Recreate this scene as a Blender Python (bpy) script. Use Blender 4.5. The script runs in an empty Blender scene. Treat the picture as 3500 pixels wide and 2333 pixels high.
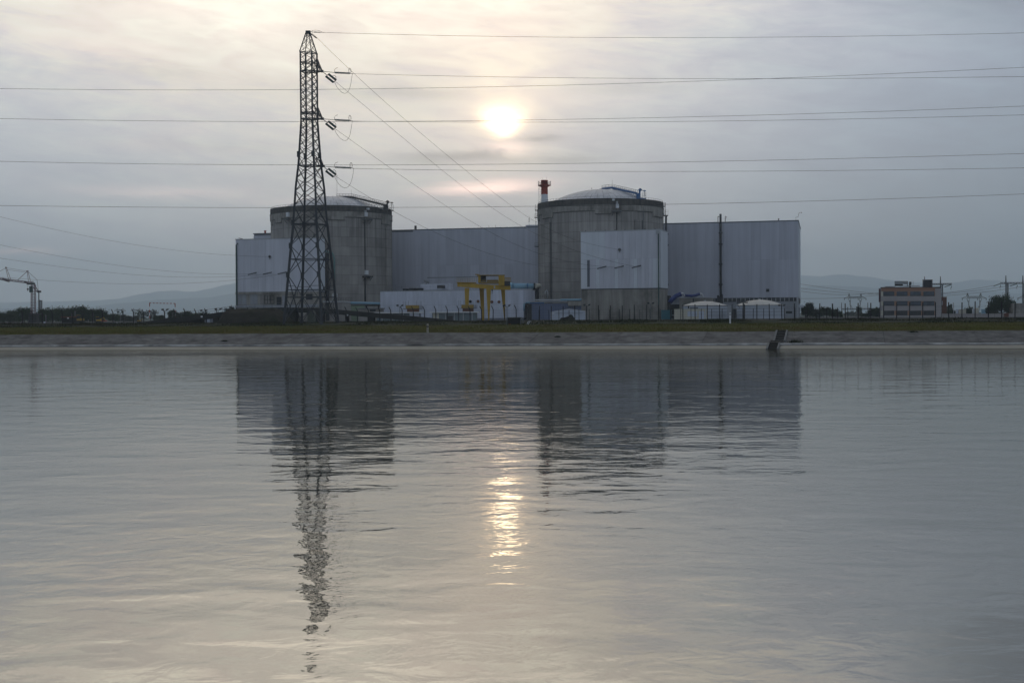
import bpy, math, random
from mathutils import Vector, Matrix, noise as mnoise
random.seed(7)
sc = bpy.context.scene
col = sc.collection
# ------------------------------------------------------------------ camera
W, HH, F = 3500.0, 2333.0, 4250.0
CAMZ = 4.3
PIT = math.atan((HH/2 - 1085.0)/F)
ROL = math.radians(0.36)
Fw = Vector((0, math.cos(PIT), -math.sin(PIT)))
U0 = Vector((0, math.sin(PIT), math.cos(PIT)))
R0 = Vector((1, 0, 0))
Rt = R0*math.cos(ROL) - U0*math.sin(ROL)
Up = R0*math.sin(ROL) + U0*math.cos(ROL)
CAM = Vector((0, 0, CAMZ))
cd = bpy.data.cameras.new('camera'); cam = bpy.data.objects.new('camera', cd); col.objects.link(cam)
cam.matrix_world = Matrix(((Rt.x, Up.x, -Fw.x, 0), (Rt.y, Up.y, -Fw.y, 0), (Rt.z, Up.z, -Fw.z, CAMZ), (0, 0, 0, 1)))
cd.sensor_width = 36.0; cd.lens = 36.0*F/W; cd.clip_start = 0.5; cd.clip_end = 60000
sc.camera = cam
def ray(px, py):
    return Fw + Rt*((px - W/2)/F) - Up*((py - HH/2)/F)
def at(px, py, Y):
    d = ray(px, py); return CAM + d*(Y/d.y)
def atz(px, py, z):
    d = ray(px, py); return CAM + d*((z - CAMZ)/d.z)
def hor(px): return 1085.0 - math.tan(ROL)*(px - 1750.0)
G = 3.65     # level of the plant ground above the water
# ------------------------------------------------------------------ world
S = ray(1718, 418).normalized()
world = bpy.data.worlds.new('World'); sc.world = world; world.use_nodes = True
nt = world.node_tree
for n in list(nt.nodes): nt.nodes.remove(n)
class NB:
    """tiny helper that writes node maths"""
    def __init__(s, nt): s.nt = nt
    def n(s, t, **k):
        x = s.nt.nodes.new(t)
        for a, b in k.items(): setattr(x, a, b)
        return x
    def put(s, sock, v):
        if isinstance(v, (int, float)):
            sock.default_value = v
        elif isinstance(v, (tuple, list)):
            sock.default_value = v if len(v) == len(sock.default_value) else tuple(v)[:len(sock.default_value)]
        else: s.nt.links.new(v, sock)
    def m(s, op, a, b=0.0, c=0.0, clamp=False):
        x = s.n('ShaderNodeMath', operation=op, use_clamp=clamp)
        s.put(x.inputs[0], a)
        if len(x.inputs) > 1: s.put(x.inputs[1], b)
        if len(x.inputs) > 2: s.put(x.inputs[2], c)
        return x.outputs[0]
    def vm(s, op, a, b=(0, 0, 0), out=0):
        x = s.n('ShaderNodeVectorMath', operation=op)
        s.put(x.inputs[0], a); s.put(x.inputs[1], b)
        return x.outputs[out]
    def mix(s, f, a, b, t='MIX'):
        x = s.n('ShaderNodeMix', data_type='RGBA', blend_type=t)
        s.put(x.inputs['Factor'], f)
        for nm, v in (('A', a), ('B', b)):
            so = [i for i in x.inputs if i.name == nm and i.type == 'RGBA'][0]
            if isinstance(v, (tuple, list)): so.default_value = (v[0], v[1], v[2], 1)
            else: s.nt.links.new(v, so)
        return [o for o in x.outputs if o.type == 'RGBA'][0]
    def noise(s, vec, scale, detail=3.0, rough=0.55, dist=0.0):
        x = s.n('ShaderNodeTexNoise'); s.put(x.inputs['Vector'], vec)
        x.inputs['Scale'].default_value = scale; x.inputs['Detail'].default_value = detail
        x.inputs['Roughness'].default_value = rough; x.inputs['Distortion'].default_value = dist
        return x.outputs[0]
    def mr(s, v, a, b, c=0.0, d=1.0, smooth=False):
        x = s.n('ShaderNodeMapRange'); x.clamp = True
        if smooth: x.interpolation_type = 'SMOOTHSTEP'
        s.put(x.inputs[0], v)
        for i, q in enumerate((a, b, c, d)): s.put(x.inputs[1+i], q)
        return x.outputs[0]
    def gauss(s, v, w):      # exp(-(v/w)^2)
        q = s.m('DIVIDE', v, w); q = s.m('MULTIPLY', q, q)
        return s.m('EXPONENT', s.m('MULTIPLY', q, -1.0))
B = NB(nt)
gen = B.n('ShaderNodeTexCoord').outputs['Generated']
D = B.vm('NORMALIZE', gen)
sep = B.n('ShaderNodeSeparateXYZ'); nt.links.new(D, sep.inputs[0])
dx, dy, dz = sep.outputs
el = B.m('MULTIPLY', B.m('ARCSINE', B.m('MAXIMUM', dz, -0.02)), 57.2958)   # degrees
az = B.m('MULTIPLY', B.m('ARCTAN2', dx, dy), 57.2958)
def ang(v):
    d = B.vm('DOT_PRODUCT', D, tuple(v), out=1)
    return B.m('MULTIPLY', B.m('ARCCOSINE', B.m('MINIMUM', d, 0.9999999)), 57.2958)
# cloud coordinates: stretched along the horizon
cv = B.n('ShaderNodeCombineXYZ'); nt.links.new(az, cv.inputs[0])
nt.links.new(B.m('ADD', B.m('MULTIPLY', el, 4.2), B.m('MULTIPLY', az, 0.35)), cv.inputs[1]); nt.links.new(dy, cv.inputs[2])
cvec = cv.outputs[0]
c1 = B.noise(cvec, 0.060, 5.0, 0.55, 0.6)      # broad banks
c2 = B.noise(cvec, 0.26, 5.0, 0.6, 0.8)        # wisps
C0 = Vector((math.sin(math.radians(-9))*math.cos(math.radians(20)), math.cos(math.radians(-9))*math.cos(math.radians(20)), math.sin(math.radians(20))))
thc = ang(C0)
broad = B.gauss(thc, 25.0)
fel = B.m('ADD', B.mr(el, -1.0, 13.0, 0.56, 1.0), B.mr(el, 12.0, 19.0, 0.0, 0.62, True))
fel = B.m('POWER', fel, 1.05)
lum = B.m('MULTIPLY', B.m('MULTIPLY', broad, fel), 1.02)
c3 = B.noise(cvec, 0.75, 4.0, 0.6, 0.5); cl = B.m('ADD', B.m('MULTIPLY', B.m('SUBTRACT', c3, 0.5), 0.35), B.m('ADD', B.m('MULTIPLY', B.m('SUBTRACT', c1, 0.5), 0.85), B.m('MULTIPLY', B.m('SUBTRACT', c2, 0.5), 0.80)))
lum = B.m('MULTIPLY', lum, B.m('ADD', 1.0, B.m('MULTIPLY', cl, B.mr(el, 10.0, 17.0, 0.75, 1.25))))
warm = B.mr(lum, 0.24, 0.80)
ccol = B.mix(warm, (0.92, 0.985, 1.13), (1.15, 0.985, 0.74))
mauve = B.mix(B.mr(c2, 0.35, 0.65), (1.035, 0.975, 1.0), (0.975, 1.01, 1.005)); cloud = B.vm('MULTIPLY', ccol, mauve)
sc1 = B.n('ShaderNodeVectorMath', operation='SCALE'); nt.links.new(cloud, sc1.inputs[0]); nt.links.new(lum, sc1.inputs[3])
# veil far from the sun
veil = B.m('ADD', B.m('ADD', 0.225, B.m('MULTIPLY', cl, 0.05)), B.mr(dy, 0.6, -0.6, 0.0, 0.085, True))
sc2 = B.n('ShaderNodeVectorMath', operation='SCALE'); sc2.inputs[0].default_value = (0.84, 0.99, 1.24); nt.links.new(veil, sc2.inputs[3])
# the veiled sun and its halo
ths = ang(S)
dazs = B.m('SUBTRACT', az, math.degrees(math.atan2(S.x, S.y)))
dels = B.m('SUBTRACT', el, math.degrees(math.asin(S.z)))
wob = B.m('MULTIPLY', B.m('SUBTRACT', c2, 0.5), 1.1)
wid = B.mr(dels, -0.7, 0.7, 0.46, 0.92)
core = B.m('MULTIPLY', B.gauss(B.m('ADD', dazs, B.m('MULTIPLY', wob, 0.3)), wid), B.gauss(B.m('ADD', dels, wob), 0.58))
cut = B.mr(B.m('ADD', dels, B.m('MULTIPLY', wob, 0.5)), -0.98, -0.62, 0.12, 1.0, True)
core = B.m('MULTIPLY', B.m('MULTIPLY', core, cut), 5.5)
halo = B.m('MULTIPLY', B.gauss(ths, 2.2), 0.36)
halo = B.m('MULTIPLY', halo, B.m('ADD', 1.0, B.m('MULTIPLY', wob, 2.2)))
pillar = B.m('MULTIPLY', B.m('MULTIPLY', B.gauss(dazs, 3.8), B.gauss(B.m('SUBTRACT', dels, 0.8), 4.6)), 0.17)
glow = B.m('ADD', B.m('ADD', core, halo), pillar)
sc3 = B.n('ShaderNodeVectorMath', operation='SCALE'); sc3.inputs[0].default_value = (1.2, 0.80, 0.42); nt.links.new(glow, sc3.inputs[3])
# pink wisps that the low sun tints
def wisp(px, py, wa, we, amp, tilt=0.0):
    r = ray(px, py).normalized()
    a = B.m('SUBTRACT', az, math.degrees(math.atan2(r.x, r.y))); e = B.m('SUBTRACT', el, math.degrees(math.asin(r.z)))
    e = B.m('SUBTRACT', B.m('ADD', e, B.m('MULTIPLY', wob, 0.8)), B.m('MULTIPLY', a, tilt))
    return B.m('MULTIPLY', B.m('MULTIPLY', B.gauss(a, wa), B.gauss(e, we)), amp)
w = wisp(1660, 640, 2.3, 0.30, 1.5, 0.05)
for q in ((1735, 505, 0.9, 0.22, 0.55), (560, 655, 3.6, 0.24, 0.28), (60, 862, 1.8, 0.14, 0.5), (1000, 690, 2.5, 0.2, 0.2), (500, 500, 5.0, 0.4, 0.07), (2050, 330, 3.0, 0.5, 0.05), (300, 150, 4.0, 0.6, 0.07), (1600, 130, 5.0, 1.2, 0.08)):
    w = B.m('ADD', w, wisp(*q))
sc4 = B.n('ShaderNodeVectorMath', operation='SCALE'); sc4.inputs[0].default_value = (1.3, 0.78, 0.60); nt.links.new(w, sc4.inputs[3])
dk = wisp(1850, 480, 0.95, 0.16, 0.38)
for q in ((3500, -190, 4.2, 2.6, 0.42), (1560, 540, 3.0, 0.26, 0.42), (1400, 320, 2.6, 0.22, 0.14), (2150, 300, 2.8, 0.3, 0.12), (700, 500, 4.5, 0.3, 0.10), (1950, 540, 1.6, 0.25, 0.28), (1250, 310, 5.5, 0.5, 0.10), (600, 250, 3.5, 0.35, 0.10)):
    dk = B.m('ADD', dk, wisp(*q))
sky = B.n('ShaderNodeTexSky'); sky.sky_type = 'NISHITA'; sky.sun_disc = False
sky.sun_elevation = math.asin(S.z); sky.sun_rotation = math.atan2(S.x, S.y)
skc = B.n('ShaderNodeVectorMath', operation='SCALE'); nt.links.new(sky.outputs[0], skc.inputs[0]); skc.inputs[3].default_value = 0.05*0.12
tot = B.vm('ADD', B.vm('ADD', sc1.outputs[0], sc2.outputs[0]), B.vm('ADD', sc3.outputs[0], sc4.outputs[0]))
sc5 = B.n('ShaderNodeVectorMath', operation='SCALE'); nt.links.new(tot, sc5.inputs[0]); nt.links.new(B.m('SUBTRACT', 1.0, dk), sc5.inputs[3])
tot = B.vm('ADD', sc5.outputs[0], skc.outputs[0])
bg = B.n('ShaderNodeBackground'); nt.links.new(tot, bg.inputs[0]); bg.inputs[1].default_value = 1.0
wo = B.n('ShaderNodeOutputWorld'); nt.links.new(bg.outputs[0], wo.inputs[0])
world.cycles.sampling_method = 'MANUAL'; world.cycles.sample_map_resolution = 2048
# ------------------------------------------------------------------ sun
sl = bpy.data.lights.new('sun', 'SUN'); sl.energy = 0.0015; sl.angle = math.radians(1.3); sl.color = (1.0, 0.80, 0.55)
so = bpy.data.objects.new('sun', sl); col.objects.link(so)
so.rotation_euler = S.to_track_quat('Z', 'Y').to_euler(); so.location = (0, 0, 200)
sc.view_settings.view_transform = 'Standard'; sc.view_settings.look = 'None'
sc.view_settings.exposure = 0.0; sc.view_settings.gamma = 1.0; sc.view_settings.use_curve_mapping = False
sc.cycles.use_denoising = True; sc.cycles.max_bounces = 6; sc.cycles.transparent_max_bounces = 12
sc.cycles.sample_clamp_indirect = 6.0; sc.cycles.sample_clamp_direct = 12.0
sc.cycles.volume_bounces = 3
sc.render.film_transparent = False
# ------------------------------------------------------------------ helpers
class MB:
    def __init__(s): s.v = []; s.f = []; s.m = []
    def add(s, vs, fs, mi=0):
        b = len(s.v); s.v += [tuple(v) for v in vs]; s.f += [tuple(b+i for i in f) for f in fs]; s.m += [mi]*len(fs)
    def hexa(s, c, mi=0):        # 8 corners: bottom 0-3, top 4-7
        s.add(c, [(0, 3, 2, 1), (4, 5, 6, 7), (0, 1, 5, 4), (1, 2, 6, 5), (2, 3, 7, 6), (3, 0, 4, 7)], mi)
    def box(s, x0, x1, y0, y1, z0, z1, mi=0):
        s.hexa([(x0, y0, z0), (x1, y0, z0), (x1, y1, z0), (x0, y1, z0), (x0, y0, z1), (x1, y0, z1), (x1, y1, z1), (x0, y1, z1)], mi)
    def bar(s, p, q, w, h=None, mi=0):
        p = Vector(p); q = Vector(q); d = q-p
        if d.length < 1e-6: return
        d.normalize(); a = Vector((0, 0, 1)) if abs(d.z) < 0.95 else Vector((1, 0, 0))
        x = d.cross(a).normalized(); y = x.cross(d).normalized(); h = h or w
        c = []
        for e in (p, q):
            for i, j in ((-1, -1), (1, -1), (1, 1), (-1, 1)): c.append(e + x*(i*w/2) + y*(j*h/2))
        s.hexa(c, mi)
    def angle(s, p, q, w, t, mi=0):     # an L section bar
        p = Vector(p); q = Vector(q); d = (q-p).normalized()
        a = Vector((0, 0, 1)) if abs(d.z) < 0.95 else Vector((1, 0, 0))
        x = d.cross(a).normalized(); y = x.cross(d).normalized()
        for (o, ww, hh) in ((Vector((0, 0, 0)), w, t), (x*(-w/2+t/2)+y*(w/2), t, w)):
            c = []
            for e in (p, q):
                for i, j in ((-1, -1), (1, -1), (1, 1), (-1, 1)): c.append(e + o + x*(i*ww/2) + y*(j*hh/2))
            s.hexa(c, mi)
    def tube(s, pts, r, n=8, caps=True, mi=0):
        pts = [Vector(p) for p in pts]; rings = []
        rr = r if isinstance(r, (list, tuple)) else [r]*len(pts)
        for i, p in enumerate(pts):
            d = (pts[min(i+1, len(pts)-1)] - pts[max(i-1, 0)]).normalized()
            a = Vector((0, 0, 1)) if abs(d.z) < 0.95 else Vector((1, 0, 0))
            x = d.cross(a).normalized(); y = x.cross(d).normalized()
            rings.append([p + (x*math.cos(2*math.pi*k/n) + y*math.sin(2*math.pi*k/n))*rr[i] for k in range(n)])
        vs = [v for g in rings for v in g]; fs = []
        for i in range(len(pts)-1):
            for k in range(n):
                fs.append((i*n+k, i*n+(k+1) % n, (i+1)*n+(k+1) % n, (i+1)*n+k))
        if caps: fs.append(tuple(range(n))[::-1]); fs.append(tuple((len(pts)-1)*n+k for k in range(n)))
        s.add(vs, fs, mi)
    def prism(s, poly, z0, z1, mi=0):
        n = len(poly); vs = [(p[0], p[1], z0) for p in poly] + [(p[0], p[1], z1) for p in poly]
        s.add(vs, [tuple(range(n))[::-1], tuple(range(n, 2*n))] + [(i, (i+1) % n, n+(i+1) % n, n+i) for i in range(n)], mi)
    def lathe(s, c, prof, n=64, a0=0.0, a1=2*math.pi, mi=0):
        full = abs(a1-a0-2*math.pi) < 1e-6; m = n if full else n+1; vs = []
        for r, z in prof:
            for k in range(m):
                a = a0+(a1-a0)*k/n; vs.append((c[0]+r*math.cos(a), c[1]+r*math.sin(a), z))
        fs = []
        for i in range(len(prof)-1):
            for k in range(n):
                k2 = (k+1) % m; fs.append((i*m+k, i*m+k2, (i+1)*m+k2, (i+1)*m+k))
        s.add(vs, fs, mi)
    def arcslab(s, c, r0, r1, a0, a1, z0, z1, n=8, mi=0):
        s.lathe(c, [(r0, z0), (r1, z0), (r1, z1), (r0, z1), (r0, z0)], n, a0, a1, mi)
        for a in (a0, a1):
            q = [(c[0]+r*math.cos(a), c[1]+r*math.sin(a), z) for r, z in ((r0, z0), (r1, z0), (r1, z1), (r0, z1))]
            s.add(q, [(0, 1, 2, 3)], mi)
    def ball(s, c, r, n=8, sz=1.0, mi=0):
        prof = [(max(1e-3, r*math.sin(math.pi*i/n)), c[2]+sz*r*-math.cos(math.pi*i/n)) for i in range(n+1)]
        s.lathe(c, prof, n*2, mi=mi)
    def mesh(s, name, mats, smooth=False):
        me = bpy.data.meshes.new(name); me.from_pydata(s.v, [], s.f)
        for m in (mats if isinstance(mats, (list, tuple)) else [mats]): me.materials.append(m)
        if any(s.m): me.polygons.foreach_set('material_index', s.m)
        if smooth: me.polygons.foreach_set('use_smooth', [True]*len(s.f))
        me.update(); return me
    def build(s, name, mats, parent=None, smooth=False, **tags):
        return link(name, s.mesh(name, mats, smooth), parent, **tags)
def link(name, me, parent=None, loc=None, **tags):
    o = bpy.data.objects.new(name, me); col.objects.link(o)
    if parent: o.parent = parent; o.matrix_parent_inverse = Matrix.Translation(-parent.location) if parent.location.length > 0 and loc is None else Matrix.Identity(4)
    if loc is not None: o.location = loc
    for k, v in tags.items(): o[k] = v
    return o
def thing(name, label, category, loc=(0, 0, 0), group=None):
    o = bpy.data.objects.new(name, None); col.objects.link(o); o.location = loc; o.empty_display_size = 0.5
    o['label'] = label; o['category'] = category
    if group: o['group'] = group
    return o
def struct_root(name):
    o = bpy.data.objects.new(name, None); col.objects.link(o); o['kind'] = 'structure'; return o
class Fr:
    """a wall plane through two ground points; u along it, d out of it towards the canal"""
    def __init__(s, p, q):
        s.o = Vector((p[0], p[1], 0)); e = Vector((q[0]-p[0], q[1]-p[1], 0)); s.L = e.length; s.e = e.normalized()
        s.n = Vector((s.e.y, -s.e.x, 0))
    def P(s, u, d, z): return s.o + s.e*u + s.n*d + Vector((0, 0, z))
    def box(s, mb, u0, u1, d0, d1, z0, z1, mi=0):
        mb.hexa([s.P(u0, d1, z0), s.P(u1, d1, z0), s.P(u1, d0, z0), s.P(u0, d0, z0), s.P(u0, d1, z1), s.P(u1, d1, z1), s.P(u1, d0, z1), s.P(u0, d0, z1)], mi)
    def px(s, px, py, off=0.0):
        d = ray(px, py); o = s.o + s.n*off
        t = (o - CAM).dot(s.n)/d.dot(s.n); p = CAM + d*t
        return (p-s.o).dot(s.e), p.z
def front(px, Yc, k, z=G):      # ground point below image column px on the line Y = Yc - k X
    u = ray(px, hor(px)); u = u.x/u.y
    Y = Yc/(1+k*u); return Vector((u*Y, Y, z))
# ------------------------------------------------------------------ materials
def material(name, color, rough=0.8, var=0.15, scale=1.0, metallic=0.0, streak=0.0, sscale=(1.2, 1.2, 0.06), objvar=0.0, bump=0.0, dark=None, darkamt=0.5, spec=0.3, extra=None, emit=None):
    m = bpy.data.materials.new(name); m.use_nodes = True; t = m.node_tree; b = NB(t)
    p = t.nodes['Principled BSDF']; p.inputs['Roughness'].default_value = rough; p.inputs['Metallic'].default_value = metallic
    p.inputs['Specular IOR Level'].default_value = spec
    co = b.n('ShaderNodeNewGeometry').outputs['Position']
    n1 = b.noise(co, scale, 5.0, 0.6)
    f = b.mr(n1, 0.25, 0.75, 1-var, 1+var)
    if streak:
        mp = b.n('ShaderNodeMapping'); mp.inputs['Scale'].default_value = sscale; t.links.new(co, mp.inputs[0])
        n2 = b.noise(mp.outputs[0], 1.0, 4.0, 0.6)
        f = b.m('MULTIPLY', f, b.mr(n2, 0.3, 0.7, 1-streak, 1+streak*0.7))
    if objvar:
        oi = b.n('ShaderNodeObjectInfo').outputs['Random']
        f = b.m('MULTIPLY', f, b.mr(oi, 0, 1, 1-objvar, 1+objvar))
    base = (color[0], color[1], color[2])
    if dark is not None:
        n3 = b.noise(co, scale*0.35, 4.0, 0.65)
        base = b.mix(b.mr(n3, 0.48, 0.68, 0, darkamt), base, dark)
    if extra: base, f = extra(b, t, co, base, f)
    sv = b.n('ShaderNodeVectorMath', operation='SCALE'); b.put(sv.inputs[0], base); b.put(sv.inputs[3], f)
    t.links.new(sv.outputs[0], p.inputs['Base Color'])
    if bump:
        bn = b.n('ShaderNodeBump'); bn.inputs['Strength'].default_value = 0.6; bn.inputs['Distance'].default_value = bump
        t.links.new(b.noise(co, scale*6, 4.0), bn.inputs['Height']); t.links.new(bn.outputs[0], p.inputs['Normal'])
    return m
M = {}
exec_after = []
#@@STRUCTURE
M['water'] = None
def water_mat():
    m = bpy.data.materials.new('water'); m.use_nodes = True; t = m.node_tree; b = NB(t); p = t.nodes['Principled BSDF']
    co = b.n('ShaderNodeNewGeometry').outputs['Position']
    p.inputs['IOR'].default_value = 1.75; p.inputs['Roughness'].default_value = 0.02; p.inputs['Specular IOR Level'].default_value = 0.5
    p.inputs['Base Color'].default_value = (0.062, 0.058, 0.038, 1)
    def lay(sx, sy, sz, det, rough, rot, dist=0.3):
        mp = b.n('ShaderNodeMapping'); mp.inputs['Scale'].default_value = (sx, sy, 1.0); mp.inputs['Rotation'].default_value = (0, 0, rot)
        t.links.new(co, mp.inputs[0])
        return b.noise(mp.outputs[0], sz, det, rough, dist)
    a = lay(0.60, 1.0, 0.46, 2.0, 0.5, 0.12)        # long swell 4-5 m
    c = lay(0.85, 1.0, 1.55, 3.0, 0.5, -0.10, 0.6)    # ripples about 1 m
    d = lay(0.90, 1.0, 4.6, 2.0, 0.5, 0.25, 0.5)    # small wavelets
    calm = lay(0.010, 0.030, 1.0, 3.0, 0.5, 0.06, 0.5)     # patches of smoother and rougher water
    sy_ = b.n('ShaderNodeSeparateXYZ'); t.links.new(co, sy_.inputs[0])
    cf = b.m('MULTIPLY', b.mr(calm, 0.35, 0.65, 0.35, 1.15, True), b.mr(sy_.outputs[1], 55.0, 120.0, 1.0, 2.1, True))
    h = b.m('ADD', b.m('MULTIPLY', a, WV[0]), b.m('ADD', b.m('MULTIPLY', b.m('MULTIPLY', c, cf), WV[1]), b.m('MULTIPLY', b.m('MULTIPLY', d, cf), WV[2])))
    bn = b.n('ShaderNodeBump'); bn.inputs['Strength'].default_value = 1.0; bn.inputs['Distance'].default_value = 1.0
    t.links.new(h, bn.inputs['Height'])
    fr_ = b.n('ShaderNodeFresnel'); fr_.inputs['IOR'].default_value = 1.75; t.links.new(bn.outputs[0], fr_.inputs['Normal'])
    gl_n = b.n('ShaderNodeBsdfGlossy'); gl_n.inputs['Roughness'].default_value = 0.02; gl_n.inputs['Color'].default_value = (0.99, 0.985, 0.955, 1); t.links.new(bn.outputs[0], gl_n.inputs['Normal'])
    df = b.n('ShaderNodeBsdfDiffuse'); df.inputs['Color'].default_value = (0.045, 0.043, 0.028, 1)
    mx = b.n('ShaderNodeMixShader'); t.links.new(b.mr(fr_.outputs[0], 0.25, 1.0, 0.375, 0.71), mx.inputs[0]); t.links.new(df.outputs[0], mx.inputs[1]); t.links.new(gl_n.outputs[0], mx.inputs[2])
    t.nodes.remove(p); ou = [x for x in t.nodes if x.type == 'OUTPUT_MATERIAL'][0]; t.links.new(mx.outputs[0], ou.inputs['Surface'])
    return m
WV = (0.036, 0.0130, 0.0012)
M['water'] = water_mat()
def ext(p, q, s):    # line through two points as origin + unit direction
    d = (q-p); d.z = 0; return p, d.normalized()
# lines of the canal bank, each at its own height
LINES = {}
for nm, y0, y1, z in (('water', 1197, 1191, 0.0), ('band', 1186, 1179, 0.34), ('lip', 1181, 1172.5, 0.60), ('edge', 1143.5, 1128.5, 2.15)):
    LINES[nm] = (atz(0, y0, z), atz(3500, y1, z), z)
def onl(nm, X):
    p, q, z = LINES[nm]; f = (X-p.x)/(q.x-p.x); v = p + (q-p)*f; v.z = z; return v
def cross2(p, d, nm):      # where the line p + s d (plan) meets a bank line
    a, q, z = LINES[nm]; e = q-a
    den = d.x*e.y - d.y*e.x; s = ((a.x-p.x)*e.y - (a.y-p.y)*e.x)/den
    v = p + d*s; v.z = z; return v
XW = 1500.0
p = onl('water', -XW); q = onl('water', XW)
mb = MB(); n = 1
mb.add([(-XW, -300, 0), (XW, -300, 0), (q.x, q.y+2.0, 0), (p.x, p.y+2.0, 0)], [(0, 1, 2, 3)])
mb.build('water', M['water'], kind='structure')
M['bankconc'] = material('bank_concrete', (0.138, 0.132, 0.123), 0.9, 0.42, 0.9, streak=0.22, sscale=(0.5, 0.5, 1.2), objvar=0.10, dark=(0.055, 0.050, 0.048), darkamt=0.75, bump=0.03, spec=0.15)
M['lipconc'] = material('kerb_concrete', (0.46, 0.45, 0.43), 0.9, 0.55, 0.5, dark=(0.07, 0.07, 0.065), darkamt=0.9, spec=0.15)
M['bandconc'] = material('wet_band_concrete', (0.30, 0.275, 0.22), 0.8, 0.12, 0.5, dark=(0.26, 0.24, 0.19), darkamt=0.5, spec=0.2)
M['algae'] = material('algae', (0.045, 0.050, 0.028), 0.7, 0.3, 1.0)
bank = struct_root('canal_bank')
DIR = Vector((0.27, 1.0, 0)).normalized()
lowz = -1.5
for i in range(-14, 16):
    x0 = at(2999, 1172, 166).x + 11.7*i
    pts = []
    for xx in (x0 + 0.02, x0 + 11.68):
        b0 = onl('lip', xx); e0 = cross2(b0, DIR, 'edge'); pts.append((b0, e0))
    mb = MB()
    (a, b_), (c, d) = pts
    nn = 8; top = []; 
    for r in range(5):
        row = []
        for s in range(nn+1):
            pa = a.lerp(b_, r/4); pc = c.lerp(d, r/4); v = pa.lerp(pc, s/nn)
            v.z += 0.05*mnoise.noise(Vector((v.x*0.25, v.y*0.5, 3.0))) * (0 if r in (0,) else 1)
            row.append(v)
        top.append(row)
    vs = [v for r in top for v in r]; fs = []
    for r in range(4):
        for s in range(nn):
            k = r*(nn+1)+s; fs.append((k, k+1, k+nn+2, k+nn+1))
    mb.add(vs, fs)
    for (u, v) in ((0, 1), (1, 0)):
        pass
    # thickness of the slab at its edges
    dn = Vector((0, 0.12, -0.18))
    mb.add([a, c, c+dn, a+dn], [(0, 3, 2, 1)]); mb.add([a, b_, b_+dn, a+dn], [(0, 1, 2, 3)]); mb.add([c, d, d+dn, c+dn], [(0, 3, 2, 1)])
    mb.build('bank_slab', M['bankconc'], bank)
    # kerb stone at the foot of the slab, a little irregular
    k = MB(); j = random.uniform(-0.03, 0.03)
    A = onl('lip', x0+0.02); C = onl('lip', x0+11.68); up = Vector((0, 0, 0.09+j)); fwd = Vector((0.02, -0.30, 0)); dnn = Vector((0, 0, -0.22))
    k.hexa([A+fwd+dnn, C+fwd+dnn, C+Vector((0, .1, -.2)), A+Vector((0, .1, -.2)), A+fwd+up*0.3, C+fwd+up*0.3, C+up, A+up])
    k.build('kerb_stone', M['lipconc'], bank)
mb = MB()    # lower band down into the water, and the base below everything
P = [onl('lip', x)+Vector((0, -0.12, -0.10)) for x in (-400, 400)]; Q = [onl('band', x) for x in (-400, 400)]; R_ = [onl('water', x) + Vector((0, 0, 0.03)) for x in (-400, 400)]; Q = [a.lerp(b2, 0.22) for a, b2 in zip(P, R_)]; T = [onl('water', x)+Vector((0, -6, lowz)) for x in (-400, 400)]
mb.add([P[0], P[1], Q[1], Q[0]], [(0, 3, 2, 1)], 1)
mb.add([Q[0], Q[1], R_[1], R_[0]], [(0, 3, 2, 1)], 0)
mb.add([R_[0], R_[1], T[1], T[0]], [(0, 3, 2, 1)], 2)
mb.build('lower_band', [M['bandconc'], M['bankconc'], M['algae']], bank)
mb = MB(); E = [onl('edge', x)+Vector((0, 0.4, -0.25)) for x in (-400, 400)]; P = [v+Vector((0, 0.15, -0.15)) for v in P]
mb.add([P[0], P[1], E[1], E[0]], [(0, 1, 2, 3)]); mb.build('joint_filling', M['lipconc'], bank)
# steps down the bank
st = thing('bank_steps', 'concrete steps with pale side kerbs leading down the canal bank into the water', 'steps', loc=tuple(cross2(onl('lip', at(2650, 1172, 163).x), DIR, 'edge')))
M['stepdark'] = material('dark_wet_concrete', (0.035, 0.032, 0.028), 0.9, 0.3, 2.0)
M['steppale'] = material('pale_step_kerb', (0.15, 0.15, 0.145), 0.9, 0.25, 2.0)
def bankpt(pxc, f, dz=0.0):    # f = 0 at lip, 1 at edge, < 0 below
    b0 = onl('lip', at(pxc, 1172, 163).x)
    e0 = cross2(b0, DIR, 'edge'); w0 = cross2(b0, DIR, 'water')
    v = b0.lerp(e0, f) if f >= 0 else b0.lerp(w0, -f)
    return v + Vector((0, 0, dz))
s0, s1 = 2637, 2676
for side in (0, 1):
    for (fa, fb) in ((0.16, 1.0), (-1.25, -0.12)):
        kx = ((2655, 2691) if fb == 1.0 else (2640, 2676))[side]
        k = MB(); w = 3.2
        a = bankpt(kx-w, fa); b_ = bankpt(kx+w, fa); c = bankpt(kx+w, fb); d = bankpt(kx-w, fb); u = Vector((0, 0, 0.20 if fb == 1.0 else 0.26))
        k.hexa([a, b_, c, d, a+u, b_+u, c+u, d+u]); k.build('side_kerb', M['steppale'], st)
for i in range(16):
    f = 1.0 - i*0.14
    if f < -1.2: break
    sa, sb = (2658, 2688) if f > 0.16 else ((2644, 2687) if f > -0.12 else (2643, 2673))
    k = MB(); a = bankpt(sa, f); b_ = bankpt(sb, f); c = bankpt(sb, f+0.12); d = bankpt(sa, f+0.12)
    a.z = b_.z = c.z = d.z = min(a.z, d.z)+0.05; u = Vector((0, 0, 0.13))
    k.hexa([a, b_, c, d, a+u, b_+u, c+u, d+u]); k.build('step', M['stepdark'], st)
k = MB(); a = bankpt(2640, 0.02); b_ = bankpt(2690, 0.02); c = bankpt(2690, 0.14); d = bankpt(2640, 0.14); u = Vector((0, 0, 0.12)); k.hexa([a, b_, c, d, a+u, b_+u, c+u, d+u]); k.build('landing', M['stepdark'], st)
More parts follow.
